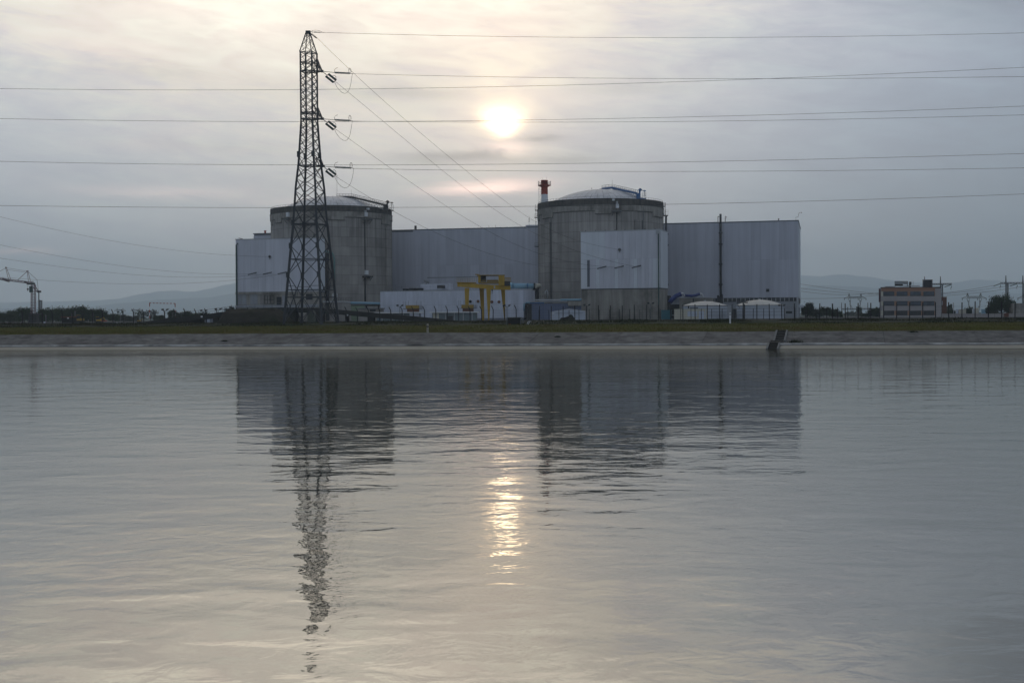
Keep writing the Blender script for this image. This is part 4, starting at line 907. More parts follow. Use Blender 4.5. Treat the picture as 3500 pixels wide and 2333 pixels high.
def shed(x0, x1, yt, yb, Y, dpt, wall, roof, label, cat='building', name='shed', roofh=0.25, posts=0, wins=None, over=0.3):
    a = at(x0, yb, Y); b2 = at(x1, yt, Y); r = thing(name, label, cat, loc=((a.x+b2.x)/2, Y+dpt/2, G))
    mb = MB(); skbox(mb, a.x, b2.x, Y, Y+dpt, G, b2.z-roofh); mb.build('wall', M[wall], r)
    mb = MB(); skbox(mb, a.x-over, b2.x+over, Y-over, Y+dpt+over, b2.z-roofh, b2.z); mb.build('roof', M[roof], r)
    for i in range(posts):
        xx = a.x+(b2.x-a.x)*(i+0.5)/posts; mb = MB(); mb.box(xx-0.08, xx+0.08, Y-0.12, Y-0.005, G, b2.z-roofh-.01); mb.build('post', M['palesteel'], r)
    for (wx0, wx1, wy0, wy1, mt, nm_) in (wins or []):
        p = at(wx0, wy1, Y-0.03); q = at(wx1, wy0, Y-0.03); mb = MB(); mb.box(p.x, q.x, Y-0.06, Y-0.004, max(p.z, G+.02), q.z); mb.build(nm_, M[mt], r)
    return r
shed(1226, 1305, 1052, 1095, 326, 5, 'concrete', 'gravelroof', 'small grey concrete hut left of the long white roofed sheds', wins=[(1264, 1284, 1057, 1064, 'glassdark', 'window')])
shed(1288, 1433, 1066, 1096, 300, 6, 'glazing', 'roofwhite', 'low glazed shed with bright white roof, left one of two', posts=4, over=0.6, wins=[(1400, 1432, 1070, 1083, 'clad_low', 'wall_panel')])
shed(1477, 1629, 1064.5, 1096, 299, 6, 'glazing', 'roofwhite', 'low glazed shed with bright white roof, under the yellow crane', posts=5, over=0.6, wins=[(1480, 1500, 1070, 1096, 'cream', 'wall_panel'), (1528, 1548, 1079, 1094, 'darksteel', 'door')])
for (x0, x1, y0, y1, lab) in ((1387, 1431, 1043, 1065, 'ochre service cabin on dark frame above the left glazed shed'), (1577, 1618, 1041, 1064, 'ochre service cabin behind the left leg of the yellow crane')):
    Yq = 306.0; cb = thing('service_cabin', lab, 'cabin', loc=tuple(at((x0+x1)/2, y1, Yq)))
    mb = MB(); bx(mb, x0, x1, y0, (y0+y1)/2+1, Yq, 2.5); mb.build('upper_box', M['yelldark'], cb)
    mb = MB(); bx(mb, x0+4, x1, (y0+y1)/2+1, y1+2, Yq+0.2, 2.2, G); mb.build('lower_box', M['brick'], cb)
    mb = MB(); bx(mb, x0-12, x1+10, (y0+y1)/2, (y0+y1)/2+1.6, Yq-0.4, 3.0); mb.build('platform', M['darksteel'], cb)
    mb = MB()
    for i in range(6):
        p = at(x1+2+i*2.2, y0+1, Yq); mb.bar(p, p-Vector((0, 0, .9)), 0.05)
    for xx in (x0-9, x0-2, x0+9, x1-8, x1+8): p = at(xx, y0-12-4*random.random(), Yq+1.5); mb.bar(p, p-Vector((0, 0, 1.6)), 0.05)
    mb.build('railing', M['darksteel'], cb)
ty = thing('site_tent', 'pale grey canvas storage tent in front of the right reactor base', 'tent', loc=tuple(at(1943, 1093, 315)))
a = at(1887, 1065, 315); m0 = at(1945, 1056, 315); b2 = at(2001, 1063, 315)
mb = MB(); mb.hexa([(a.x, 315, G), (m0.x, 315, G), (m0.x, 327, G), (a.x, 327, G), (a.x, 315, a.z), (m0.x, 315, m0.z), (m0.x, 327, m0.z), (a.x, 327, a.z)]); mb.hexa([(m0.x, 315, G), (b2.x, 315, G), (b2.x, 327, G), (m0.x, 327, G), (m0.x, 315, m0.z), (b2.x, 315, b2.z), (b2.x, 327, b2.z), (m0.x, 327, m0.z)]); mb.build('canvas', M['canvas'], ty)
mb = MB(); mb.bar(Vector((a.x, 314.9, a.z)), Vector((m0.x, 314.9, m0.z)), 0.12); mb.bar(Vector((m0.x, 314.9, m0.z)), Vector((b2.x, 314.9, b2.z)), 0.12); mb.build('roof_trim', M['white'], ty)
mb = MB(); bx(mb, 1900, 1992, 1069.5, 1071, 314.85, 0.1); mb.build('cross_rail', M['greysteel'], ty)
mb = MB(); bx(mb, 1888, 1894, 1068, 1073, 314.6, 0.3); mb.build('lamp_box', M['white'], ty)
mb = MB(); q = [at(x, y, 308) for x, y in ((1914, 1093), (1918, 1086), (1932, 1084), (1944, 1080), (1950, 1074), (1956, 1076), (1963, 1086), (1966, 1093))]
vs = [(p.x, 308, p.z) for p in q]+[(p.x, 310.5, p.z) for p in q]; n = len(q); mb.add(vs, [tuple(range(n)), tuple(range(2*n-1, n-1, -1))]+[(i, n+i, n+(i+1) % n, (i+1) % n) for i in range(n)]); o = mb.build('spoil_heap', M['earth']); o['label'] = 'dark heap of covered material in front of the grey tent'; o['category'] = 'heap'
# ---- storage tanks
def tank(x0, x1, yap, yea, ybase, Y, label):
    a = at(x0, yea, Y); b2 = at(x1, yea, Y); R_ = (b2.x-a.x)/2; cx = (a.x+b2.x)/2; zt = a.z; za = at((x0+x1)/2, yap, Y).z
    r = thing('storage_tank', label, 'tank', loc=(cx, Y, G)); mb = MB(); mb.lathe((cx, Y), [(R_, G), (R_, zt)], 64); mb.build('tank_wall', M['tank'], r, smooth=True)
    for i in range(1, 4): z = G+(zt-G)*i/4; mb = MB(); mb.lathe((cx, Y), [(R_, z-.04), (R_+.05, z), (R_, z+.04)], 64); mb.build('wall_seam', M['greysteel'], r)
    mb = MB(); mb.lathe((cx, Y), [(R_, zt-.1), (R_+.12, zt-.1), (R_+.12, zt+.02), (R_, zt+.02)], 64); mb.build('rim', M['darksteel'], r)
    ns = 16; m = MB(); st = 6; vs = []; da = 2*math.pi/ns
    for i in range(st+1):
        q = i/st; rr = R_*q
        for j in (0, 1): an = da*j*0.985; vs.append((rr*math.cos(an), rr*math.sin(an), zt+(za-zt)*(1-q*q)))
    m.add(vs, [(2*i, 2*i+2, 2*i+3, 2*i+1) for i in range(st)]); me = m.mesh('roof_sheet', M['tankroof'])
    mb = MB(); mb.lathe((cx, Y), [(R_*q, zt+(za-zt)*(1-q*q)-0.06) for q in (0.01, 0.25, .5, .75, 1)], 48); mb.build('roof_frame', M['greysteel'], r)
    for i in range(ns): o = link('roof_sheet', me, r, loc=(0, 0, -G)); o.rotation_euler = (0, 0, da*i)
    mb = MB(); mb.tube([(cx, Y, za-.05), (cx, Y, za+.3)], .22, 10); mb.build('roof_vent', M['palesteel'], r)
    return r, cx, R_, zt
T1 = tank(2332, 2487, 1029, 1045, 1094, 330, 'white domed storage tank directly behind the small cream kiosk')
T2 = tank(2516, 2677, 1024, 1043.5, 1091, 332, 'white domed storage tank with clear walls, right of the dark stack platform')
kb = shed(2304.5, 2413, 1055, 1094, 300, 4, 'cream', 'cream', 'small cream kiosk with a shuttered window and white door by the fence', name='kiosk', roofh=0.12, over=0.05,
     wins=[(2350, 2383, 1063, 1081, 'canvas', 'shutter'), (2389, 2407, 1062.5, 1093, 'canvas', 'door'), (2395.5, 2398.5, 1070, 1075.5, 'darksteel', 'door_window'), (2411, 2413, 1056, 1092, 'canvas', 'corner_panel')])
mb = MB()
for i in range(7): mb.bar(at(2359+i*4.0, 1053.8, 322.6), at(2361.5+i*4.0, 1050.5, 322.6), 0.22)
bx(mb, 2351, 2355.5, 1044.5, 1054, 322.5, 0.25)
o = mb.build('roof_ladder_hooks', M['darksteel']); o['label'] = 'row of dark slanting hooks above the cream kiosk'; o['category'] = 'hooks'
shed(2260, 2291, 1059, 1093, 302, 2.5, 'teal', 'teal', 'dark teal container left of the cream kiosk', cat='container', name='site_container', over=0.02)
mb = MB(); bx(mb, 2292, 2303, 1078, 1092, 305, 1.5, G+.3); o = mb.build('utility_cart', M['darksteel']); o['label'] = 'small dark utility cart with white lid beside the teal container'; o['category'] = 'cart'
mb = MB(); bx(mb, 2295, 2301, 1076.5, 1078, 304.8, 1.2); q = mb.build('lid', M['white'], o)
# duct with navy tubes on a concrete block
shed(2322, 2426, 1017, 1075, 352, 10, 'lowconc', 'lowconc', 'grey concrete block carrying the navy tubes behind the left tank', name='duct_block', over=0.05, wins=[(2368, 2372, 1020, 1040, 'darksteel', 'joint')])
mb = MB(); mb.tube([at(2289, 1034, 348), at(2296, 1024, 348), at(2310, 1012, 348), at(2328, 1004, 348)], 0.66, 10); o = mb.build('navy_tube', M['navy'], smooth=True); o['label'] = 'sagging navy blue tube rising beside the right fuel building'; o['category'] = 'tube'
mb = MB(); mb.tube([at(2339, 1009.5, 350), at(2365, 1011, 350), at(2378, 1009, 350), at(2392, 1004, 350)], 0.42, 10); o = mb.build('navy_tube', M['navy'], smooth=True); o['label'] = 'slimmer navy blue tube lying on the grey concrete block'; o['category'] = 'tube'
mb = MB(); mb.tube([at(2328, 1005, 349), at(2335, 1002, 349), at(2339, 1012, 349)], 0.32, 8); mb.tube([at(2390, 1004, 350), at(2399, 1005, 350), at(2402, 1015, 350)], 0.28, 8); o = mb.build('pipe_elbow', M['palesteel']); o['label'] = 'pale pipe elbows joining the two navy tubes'; o['category'] = 'pipe'
shed(2280.5, 2289, 1010, 1092, 350, 3, 'darksteel', 'darksteel', 'narrow dark duct column hard against the right fuel building', name='duct_column', over=0.0)
shed(2290, 2330, 1040, 1092, 353, 8, 'rampc', 'rampc', 'dark recess block under the navy tube', name='duct_block', over=0.0)
sp = thing('stack_platform', 'dark steel service platform at the foot of the exhaust stack', 'platform', loc=tuple(at(2464, 1092, 345)))
for (x0, x1, y0, y1) in ((2451, 2457, 1009, 1092), (2466, 2470, 1005, 1092)): mb = MB(); bx(mb, x0, x1, y0, y1, 345, 0.6, G); mb.build('leg', M['darksteel'], sp)
mb = MB(); bx(mb, 2453, 2469, 1012, 1040, 345.3, 2); mb.build('duct', M['darksteel'], sp); mb = MB(); bx(mb, 2434, 2456, 1032, 1035.5, 343.5, 4); mb.build('deck', M['darksteel'], sp)
lp = thing('light_mast', 'flat topped dark lamp mast between the two storage tanks', 'lamp mast', loc=tuple(at(2540, 1092, 322)))
mb = MB(); bx(mb, 2538.5, 2542.5, 1036, 1092, 322, 0.3, G); mb.build('pole', M['darksteel'], lp); mb = MB(); bx(mb, 2518, 2555, 1032, 1035.5, 321.3, 1.6); mb.build('head', M['darksteel'], lp)
mb = MB(); mb.bar(at(2519, 1036, 322), at(2529, 1053, 322), 0.1); mb.build('stay', M['darksteel'], lp)
rail('railing', 'fine railing on top of the dark lamp mast', 2522, 2554, 1026, 1032, 322, 6)
shed(2485, 2503, 1045, 1093, 318, 3, 'plinth', 'plinth', 'narrow grey block between the two storage tanks', name='pump_house', over=0.0); shed(2503, 2514, 1055, 1093, 320, 3, 'darksteel', 'darksteel', 'dark recess beside the right storage tank', name='pump_house', over=0.0)
# ---- floodlight poles
def flood(x, ytop, Y, label, ybase=None):
    base = at(x, 1090, Y); r = thing('floodlight', label, 'floodlight', loc=(base.x, Y, G), group='twin floodlights inside the fence'); t = at(x, ytop+5, Y).z
    mb = MB(); mb.bar((base.x, Y, G), (base.x, Y, t), 0.12); mb.build('pole', M['greysteel'], r)
    mb = MB(); mb.bar((base.x-.5, Y, t-.1), (base.x+.5, Y, t-.1), 0.08); mb.build('cross_arm', M['greysteel'], r)
    for s_ in (-1, 1):
        mb = MB(); mb.hexa([(base.x+s_*.5-.22, Y-.2, t-.05), (base.x+s_*.5+.22, Y-.2, t+.02), (base.x+s_*.5+.22, Y+.25, t+.02), (base.x+s_*.5-.22, Y+.25, t-.05), (base.x+s_*.62-.27, Y-.3, t+.28), (base.x+s_*.62+.27, Y-.3, t+.4), (base.x+s_*.62+.27, Y+.3, t+.4), (base.x+s_*.62-.27, Y+.3, t+.28)]); mb.build('lamp_head', M['darksteel'], r)
for (x, y, Y, lab) in ((411.6, 1063, 330, 'twin floodlight on a pole left of the striped height barrier'), (564, 1055, 300, 'twin floodlight on a pole framed by the striped height barrier'), (696, 1058, 300, 'twin floodlight on a pole over the ramp, left one of the pair'), (746, 1053, 296, 'twin floodlight on a pole over the ramp, right one of the pair'),
    (1367, 1041, 295, 'twin floodlight on a pole in front of the left end of the low hall'), (1733, 1041, 292, 'twin floodlight on a pole right of the yellow crane'), (2006, 1039, 290, 'twin floodlight on a pole before the stained base of the fuel building'), (2224, 1033, 290, 'twin floodlight on a pole at the corner of the right fuel building'), (2672, 1040, 292, 'twin floodlight on a pole at the right edge of the right storage tank')):
    flood(x, y, Y, lab)
# ---- fences
fpost = MB(); fpost.box(-.075, .075, -.06, .06, -.5, 2.8); me_s = fpost.mesh('fence_post', M['wood'])
fb = MB(); fb.box(-.085, .085, -.06, .06, -.5, 2.25); fb.hexa([(-.085, -.06, 2.25), (.085, -.06, 2.25), (.085, .06, 2.25), (-.085, .06, 2.25), (-.42, -.06, 2.95), (-.27, -.06, 3.0), (-.27, .06, 3.0), (-.42, .06, 2.95)]); me_b = fb.mesh('fence_post', M['wood'])
def fence(name, label, x0, x1, Yc, k, hgt=1.0, sp=(33.6, 0.0035), bent=1835, strands=True):
    x = x0; r = None; tops = []
    while x <= x1:
        p = front(x, Yc, k); 
        if r is None: r = thing(name, label, 'fence', loc=tuple(p))
        o = link('fence_post', me_b if x < bent else me_s, r, loc=tuple(p - r.location)); o.scale = (hgt, hgt, hgt*random.uniform(.98, 1.03)); o.rotation_euler = (random.uniform(-.01, .01), random.uniform(-.014, .014), 0)
        tops.append(p); x += sp[0]+x*sp[1]
    if strands:
        for zz in (0.15, 0.6, 1.05, 1.5, 1.95, 2.2):
            mb = MB()
            for a, b2 in zip(tops, tops[1:]): mb.bar(a+Vector((0, 0, zz*hgt)), b2+Vector((0, 0, zz*hgt)), 0.014)
            mb.build('wire_strand', M['wood'], r)
    return r
fence('security_fence', 'dark security fence of tall posts in front of the whole plant', 354-34.6*8, 3740, 240, 0.38)
fence('inner_fence', 'lower dark inner fence of thinner posts behind the security fence', 1842, 3010, 262, 0.30, 0.78, (30.5, 0.002), bent=0, strands=False)
# ---- ramp and footbridge beside the pylon
YB = 262.0
rp = thing('access_ramp', 'long dark concrete access ramp rising to the pylon and falling again beyond it', 'ramp', loc=tuple(at(950, 1098, YB)))
pts = [(455, 1105, 1110), (590, 1085, 1101), (709, 1073, 1089), (812, 1058, 1074), (960, 1050, 1066), (1107, 1054, 1070), (1250, 1066, 1083), (1380, 1077, 1094), (1461, 1085, 1100), (1570, 1096, 1104)]
for (a, b2) in zip(pts, pts[1:]):
    mb = MB(); t = Vector((0, 5, 0)); p = [at(a[0], a[2], YB), at(b2[0], b2[2], YB), at(b2[0], b2[1], YB), at(a[0], a[1], YB)]
    mb.hexa([p[0], p[1], p[1]+t, p[0]+t, p[3], p[2], p[2]+t, p[3]+t]); mb.build('deck_section', M['rampc'], rp)
for (x0, x1) in ((455, 684), (728, 744), (1256, 1276), (1408, 1570), (790, 840), (860, 1010), (1080, 1100), (1180, 1186)):
    n = max(1, int((x1-x0)/30))
    for i in range(n):
        xa = x0+(x1-x0)*i/n; xb = x0+(x1-x0)*(i+1)/n; xm = (xa+xb)/2; ym = None
        for (a, b2) in zip(pts, pts[1:]):
            if a[0] <= xm <= b2[0]: f = (xm-a[0])/(b2[0]-a[0]); ym = a[2]+(b2[2]-a[2])*f
        mb = MB(); bx(mb, xa, xb, ym-2.5, 1105, YB+0.6, 3.8, G-0.5); mb.build('support_wall', M['rampc'], rp)
mb = MB()
hp = [(x, y) for x, y, _ in pts if 590 <= x <= 1110]
for (a, b2) in zip(hp, hp[1:]):
    p, q = at(a[0], a[1], YB+4.8), at(b2[0], b2[1], YB+4.8); n = int((q-p).length/1.6)
    for i in range(n): c = p.lerp(q, i/n); mb.bar(c, c+Vector((0, 0, 0.95)), 0.05)
    for h in (0.5, 0.95): mb.bar(p+Vector((0, 0, h)), q+Vector((0, 0, h)), 0.05)
mb.build('handrail', M['greysteel'], rp)
# wall with openings behind the foot of the ramp
sb = thing('low_building', 'low dark building with small white framed windows under the ramp', 'building', loc=tuple(at(730, 1098, 275)))
mb = MB(); bx(mb, 668, 790, 1080, 1102, 275, 6, G-.3); mb.build('wall', M['core'], sb)
for x0 in (689, 708, 746, 757): mb = MB(); bx(mb, x0, x0+8.5, 1087, 1103, 274.9, 0.09); mb.build('window', M['canvas'], sb)
mb = MB(); bx(mb, 686, 692, 1079, 1084.5, 261.9, 0.08); o = mb.build('sign_plate', M['white']); o['label'] = 'small white plate fixed to the side of the ramp'; o['category'] = 'sign'
mb = MB(); bx(mb, 1184, 1190, 1074, 1079, 261.9, 0.08); o = mb.build('sign_plate', M['white']); o['label'] = 'small white plate on the ramp right of the pylon'; o['category'] = 'sign'
# earth mound
def mound(x0, x1, y0, Y, w, label, prof, name='earth_mound'):
    a = at(x0, 1100, Y).x; b2 = at(x1, 1100, Y).x; zt = at((x0+x1)/2, y0, Y).z; nx, ny = 60, 24; vs = []
    for j in range(ny+1):
        for i in range(nx+1):
            fx = i/nx; fy = j/ny; x = a+(b2-a)*fx; y = Y-w+2*w*fy
            e = min(1, fx/prof[0])*min(1, (1-fx)/prof[1]); e = e*e*(3-2*e); ey = math.sin(math.pi*fy)**0.7
            z = G-0.4+(zt-G+0.4)*e*ey; z += (0.22*mnoise.noise(Vector((x*.5, y*.5, 0)))+0.10*mnoise.noise(Vector((x*1.7, y*1.7, 3))))*(e*ey > 0.05)
            vs.append((x, y, z))
    n = nx+1; me = bpy.data.meshes.new(name); me.from_pydata(vs, [], [(j*n+i, j*n+i+1, (j+1)*n+i+1, (j+1)*n+i) for j in range(ny) for i in range(nx)]); me.materials.append(M['earth'])
    return link(name, me, label=label, category='mound')
mound(760, 1010, 1056, 246, 9, 'dark overgrown earth mound at the left foot of the pylon', (0.10, 0.25))
# hut under the pylon
ht_ = thing('hut', 'small pale hut with chamfered roof standing under the pylon', 'hut', loc=tuple(at(1062, 1100, 233)))
mb = MB(); q = [at(x, y, 233) for x, y in ((1051, 1108), (1051, 1070), (1057, 1059), (1068, 1059), (1074, 1070), (1074, 1108))]
vs = [(p.x, 233, max(p.z, 3.1)) for p in q]+[(p.x, 235, max(p.z, 3.1)) for p in q]; n = 6; mb.add(vs, [tuple(range(n)), tuple(range(2*n-1, n-1, -1))]+[(i, n+i, n+(i+1) % n, (i+1) % n) for i in range(n)]); mb.build('hut_wall', M['cream'], ht_)
M['cream2'] = material('mossy_panel', (0.10, 0.11, 0.09), 0.9, 0.15, 0.8); ht_.children[0].data.materials[0] = M['cream2']
mb = MB(); bx(mb, 1084, 1094, 1056, 1108, 240, 1.0, 3.2); o = mb.build('concrete_pillar', M['rampc']); o['label'] = 'dark round topped pillar right of the hut under the pylon'; o['category'] = 'pillar'
# ---- lattice pylon
TC = at(1062, 1104, 224.5); TC = Vector((TC.x, 224.5, 3.25)); PH = math.radians(15.7)
ea = Vector((math.cos(PH), -math.sin(PH), 0)); eb = Vector((math.sin(PH), math.cos(PH), 0))
WT = [(3.2, 7.35), (10.9, 6.2), (14.85, 5.6), (21.5, 4.53), (27.9, 3.80), (32.5, 2.95), (39.4, 2.22), (52.1, 2.22), (55.9, 0.35)]
def tw(z):
    for (a, wa), (b2, wb) in zip(WT, WT[1:]):
        if a <= z <= b2: return wa+(wb-wa)*(z-a)/(b2-a)
    return WT[-1][1]
def tcn(i, z):
    sx, sy = ((-1, -1), (1, -1), (1, 1), (-1, 1))[i % 4]; w = tw(z)/2; return Vector((TC.x, TC.y, 0))+ea*(sx*w)+eb*(sy*w)+Vector((0, 0, z))
py = thing('lattice_pylon', 'tall dark steel lattice pylon standing on the far bank in front of the left reactor', 'pylon', loc=tuple(TC))
for i in range(4):
    mb = MB(); zs = [w[0] for w in WT]
    for a, b2 in zip(zs, zs[1:]):
        w = 0.36 if a < 21 else (0.30 if a < 38 else 0.24)
        if a >= 52: w = 0.14
        mb.angle(tcn(i, a), tcn(i, b2), w, w*0.42)
    for z in (12.2, 17.4, 21.5, 33.8): c = tcn(i, z); mb.box(c.x-.26, c.x+.26, c.y-.26, c.y+.26, z-.5, z+.5)
    mb.build('leg', M['lattice'], py)
    mb = MB(); c = tcn(i, 3.2); mb.box(c.x-.5, c.x+.5, c.y-.5, c.y+.5, 2.4, 3.3); mb.build('footing', M['bandconc'], py)
lev = [3.3, 12.2, 17.4, 21.5, 24.6, 27.2, 29.5, 31.6, 33.6, 35.3, 36.8, 38.2, 39.4]
z = 39.4
while z < 51.5: z += 1.27; lev.append(z)
lev[-1] = 52.1; lev += [53.4, 54.6, 55.6]
for li, (a, b2) in enumerate(zip(lev, lev[1:])):
    w = 0.15 if a < 30 else (0.12 if a < 50 else 0.07)
    for i in range(4):
        p0, p1, q0, q1 = tcn(i, a), tcn(i+1, a), tcn(i, b2), tcn(i+1, b2)
        for (m, n_) in ((p0, q1), (p1, q0)):
            mb = MB(); mb.bar(m, n_, w, w*.6); mb.build('brace', M['lattice'], py)
        if li < 2:      # secondary members and the middle tie
            zc = a + (b2-a)*tw(a)/(tw(a)+tw(b2)); L_, R_ = tcn(i, zc), tcn(i+1, zc); mb = MB(); mb.bar(L_, R_, 0.15); mb.build('cross_beam', M['lattice'], py)
            if li == 0:
                zm = (a+zc)/2; mb = MB(); cL = p0.lerp(q1, (zm-a)/(b2-a)); cR = p1.lerp(q0, (zm-a)/(b2-a))
                mb.bar(tcn(i, zm), cL, 0.09); mb.bar(tcn(i+1, zm), cR, 0.09); mb.bar(cL, L_, 0.09); mb.bar(cR, R_, 0.09); mb.bar(cL, tcn(i, a+0.9), 0.08); mb.bar(cR, tcn(i+1, a+0.9), 0.08)
                zn = (zc+b2)/2; dL = p1.lerp(q0, (zn-a)/(b2-a)); dR = p0.lerp(q1, (zn-a)/(b2-a)); mb.bar(tcn(i, zn), dL, 0.08); mb.bar(tcn(i+1, zn), dR, 0.08); mb.bar(L_.lerp(R_, .3), dL, 0.07)
                zl = 9.5; mb.bar(tcn(i, zl), tcn(i+1, zl), 0.12); mb.build('secondary_bracing', M['lattice'], py)
for z in (21.3, 31.8, 40.2, 48.7, 52.1, 50.3, 41.3):
    for i in range(4): mb = MB(); mb.bar(tcn(i, z), tcn(i+1, z), 0.15 if z < 50 else 0.10); mb.build('cross_beam', M['lattice'], py)
    mb = MB(); mb.bar(tcn(0, z), tcn(2, z), 0.10); mb.bar(tcn(1, z), tcn(3, z), 0.10); mb.build('plan_bracing', M['lattice'], py)
TIP = []
for z, ztop, out in ((48.7, 51.5, 1.55), (40.2, 42.8, 1.55), (31.75, 33.9, 1.2)):
    t = Vector((TC.x, TC.y, 0))+ea*(tw(z)/2+out)+Vector((0, 0, z-0.1)); TIP.append(t); mb = MB()
    for i in (1, 2):
        mb.bar(tcn(i, z), t, 0.17); mb.bar(tcn(i, ztop), t+Vector((0, 0, .15)), 0.13)
        for q in (0.3, 0.55, 0.78): mb.bar(tcn(i, z).lerp(t, q), tcn(i, ztop).lerp(t+Vector((0, 0, .15)), q), 0.08)
        for q in (0.0, 0.3, 0.55): mb.bar(tcn(i, z).lerp(t, q+.25), tcn(i, ztop).lerp(t+Vector((0, 0, .15)), q), 0.08)
    mb.box(t.x-.22, t.x+.25, t.y-.18, t.y+.18, z-.28, z+.12)
    mb.build('cross_arm', M['lattice'], py)
apx = Vector((TC.x, TC.y, 55.9)); mb = MB(); mb.box(apx.x-.4, apx.x+.45, apx.y-.3, apx.y+.3, 55.5, 56.0); mb.build('peak_plate', M['lattice'], py)
def catm(pts, n):
    m = len(pts); ts = [0.0]
    for a, b2 in zip(pts, pts[1:]): ts.append(ts[-1]+(Vector(b2)-Vector(a)).length)
    out = []
    for s_ in range(n+1):
        t = ts[-1]*s_/n; v = Vector((0, 0, 0))
        for i in range(m):
            L = 1.0
            for j in range(m):
                if j != i: L *= (t-ts[j])/(ts[i]-ts[j])
            v += Vector(pts[i])*L
        out.append(v)
    return out
def disc_string(mb, a, b2, n, r):
    a = Vector(a); b2 = Vector(b2); pts = []; rr = []
    for i in range(n):
        for q, k in ((0.0, .3), (0.25, 1.0), (0.6, .9), (0.7, .3)): pts.append(a.lerp(b2, (i+q)/n)); rr.append(r*k)
    pts.append(b2); rr.append(r*.3); mb.tube(pts, rr, 10)
names = ['top', 'middle', 'lowest']
for i, t in enumerate(TIP):
    ys = (244, 405.5, 567)[i]; xe = (1196, 1196, 1200)[i]
    s1 = at(1145, ys+4.5, t.y); s2 = at(xe, ys+7.0, t.y-.5); en = at(xe+10, ys+9, t.y-.6)
    r = thing('insulator_string', 'horizontal insulator string with a ring on the %s arm of the pylon' % names[i], 'insulator', loc=tuple(t), group='horizontal insulator strings on the pylon')
    mb = MB(); mb.bar(t, s1, 0.08); mb.bar(s2, en, 0.08); mb.tube([s1+Vector((-.1, 0, 0)), s1+Vector((-.1, 0, .45)), s1+Vector((.1, 0, .75)), s1+Vector((.5, 0, .9))], 0.035, 5); mb.build('link_rod', M['darksteel'], r)
    mb = MB(); disc_string(mb, s1, s2, 14, 0.19); mb.build('insulator_discs', M['glassins'], r)
    mb = MB(); c = at(xe, ys-1.5, t.y-.5); mb.tube([c+Vector((0.18*math.cos(k*math.pi/8), 0.15*math.cos(k*math.pi/8), .48*math.sin(k*math.pi/8))) for k in range(17)], 0.045, 6); mb.build('guard_ring', M['darksteel'], r)
    u1 = at(1119, ys+14, t.y+1.0); u2 = at(1144, ys+34, t.y+3.4)
    r = thing('insulator_string', 'slanting double insulator string hanging below the %s arm of the pylon' % names[i], 'insulator', loc=tuple(u1), group='slanting double insulator strings on the pylon')
    off = Vector((.24, 0, .20))
    mb = MB(); mb.bar(t, u1, 0.08); mb.bar(u1-off, u1+off, 0.10); mb.bar(u2-off, u2+off, 0.10); c = (u1+u2)/2+Vector((.55, 0, .1)); mb.tube([c+Vector((.34*math.cos(k*math.pi/6-1.2), 0, .42*math.sin(k*math.pi/6-1.2))) for k in range(8)], 0.04, 5); mb.build('link_rod', M['darksteel'], r)
    for s_ in (-1, 1): mb = MB(); disc_string(mb, u1+off*s_, u2+off*s_, 9, 0.21); mb.build('insulator_discs', M['glassins'], r)
    mid = at(1180, ys+74, t.y+1); e2 = at(xe+9, ys+9, t.y-.6)
    mb = MB(); A = u2; q = [A, at(1158, ys+62, t.y+2.4), at(1182, ys+75, t.y+1.4), at(xe+1, ys+52, t.y+.2), e2]
    mb.tube(catm(q, 22), 0.030, 5); mb.build('jumper_loop', M['wire'], label='thin jumper loop hanging below the %s arm of the pylon' % names[i], category='cable', group='jumper loops on the pylon')
mb = MB(); disc_string(mb, at(1073, 110.5, 224), at(1094, 111.5, 224), 5, 0.12); mb.bar(apx, at(1073, 110.5, 224), 0.08); mb.bar(at(1094, 111.5, 224), at(1108, 111.5, 224), 0.07); mb.tube(catm([at(1064, 107, 224), at(1084, 104, 224), at(1100, 110, 224)], 8), 0.03, 4)
mb.bar(apx, at(1082, 131, 226), 0.14); mb.build('earth_wire_clamp', M['darksteel'], py)
def wire(pts, label, group, r=0.029, n=60):
    P = [at(*q) for q in pts]; mb = MB(); mb.tube(catm(P, n), r, 5); return mb.build('power_line', M['wire'], label=label, category='cable', group=group)
g1 = 'conductors leaving the pylon to the right'
wire([(1106, 111.6, 224), (2604, 128, 224), (3500, 113, 224), (5200, 50, 224)], 'highest thin wire running right from the tip of the pylon', g1)
for i, q in enumerate((((1206, 252.5), (2604, 269.5), (3500, 262), (5200, 225)), ((1206, 414.5), (1830, 418), (3500, 393), (5200, 330)), ((1208, 576), (2604, 585), (3500, 574), (5200, 535)))):
    wire([(a, b2, 223) for a, b2 in q], 'wire running right from the %s arm of the pylon' % names[i], g1)
g2_ = 'conductors crossing the whole picture'
for pts_, nm_ in (([(-900, 280), (0, 303), (1150, 305.5), (2350, 279), (3500, 230.6), (4300, 186)], 'first'), ([(-900, 380), (0, 405.5), (1020, 416), (2350, 400), (3500, 363), (4300, 325)], 'second'), ([(-900, 522), (0, 551.5), (1150, 564), (2350, 553), (3500, 525), (4300, 495)], 'third'), ([(-900, 680), (0, 702.5), (1340, 709), (2350, 697), (3500, 663), (4300, 625)], 'lowest')):
    wire([(a, b2, 250) for a, b2 in pts_], '%s long wire from the top among those crossing the whole sky left to right' % nm_ if nm_ != 'lowest' else 'lowest long wire crossing left to right in front of both reactors', g2_, r=0.034)
g3 = 'conductors slanting from the pylon to the right fuel building'
wire([(1066, 112, 225), (1210, 252, 235), (1607, 595, 275), (1808, 744, 310), (2119, 853, 362)], 'steepest thin wire from the pylon tip down to the right fuel building', g3, r=0.027)
wire([(1146, 279, 227), (1488, 563, 262), (1833, 800, 315), (2177, 912, 361)], 'slanting wire from the top pylon arm down to the right fuel building', g3, r=0.027)
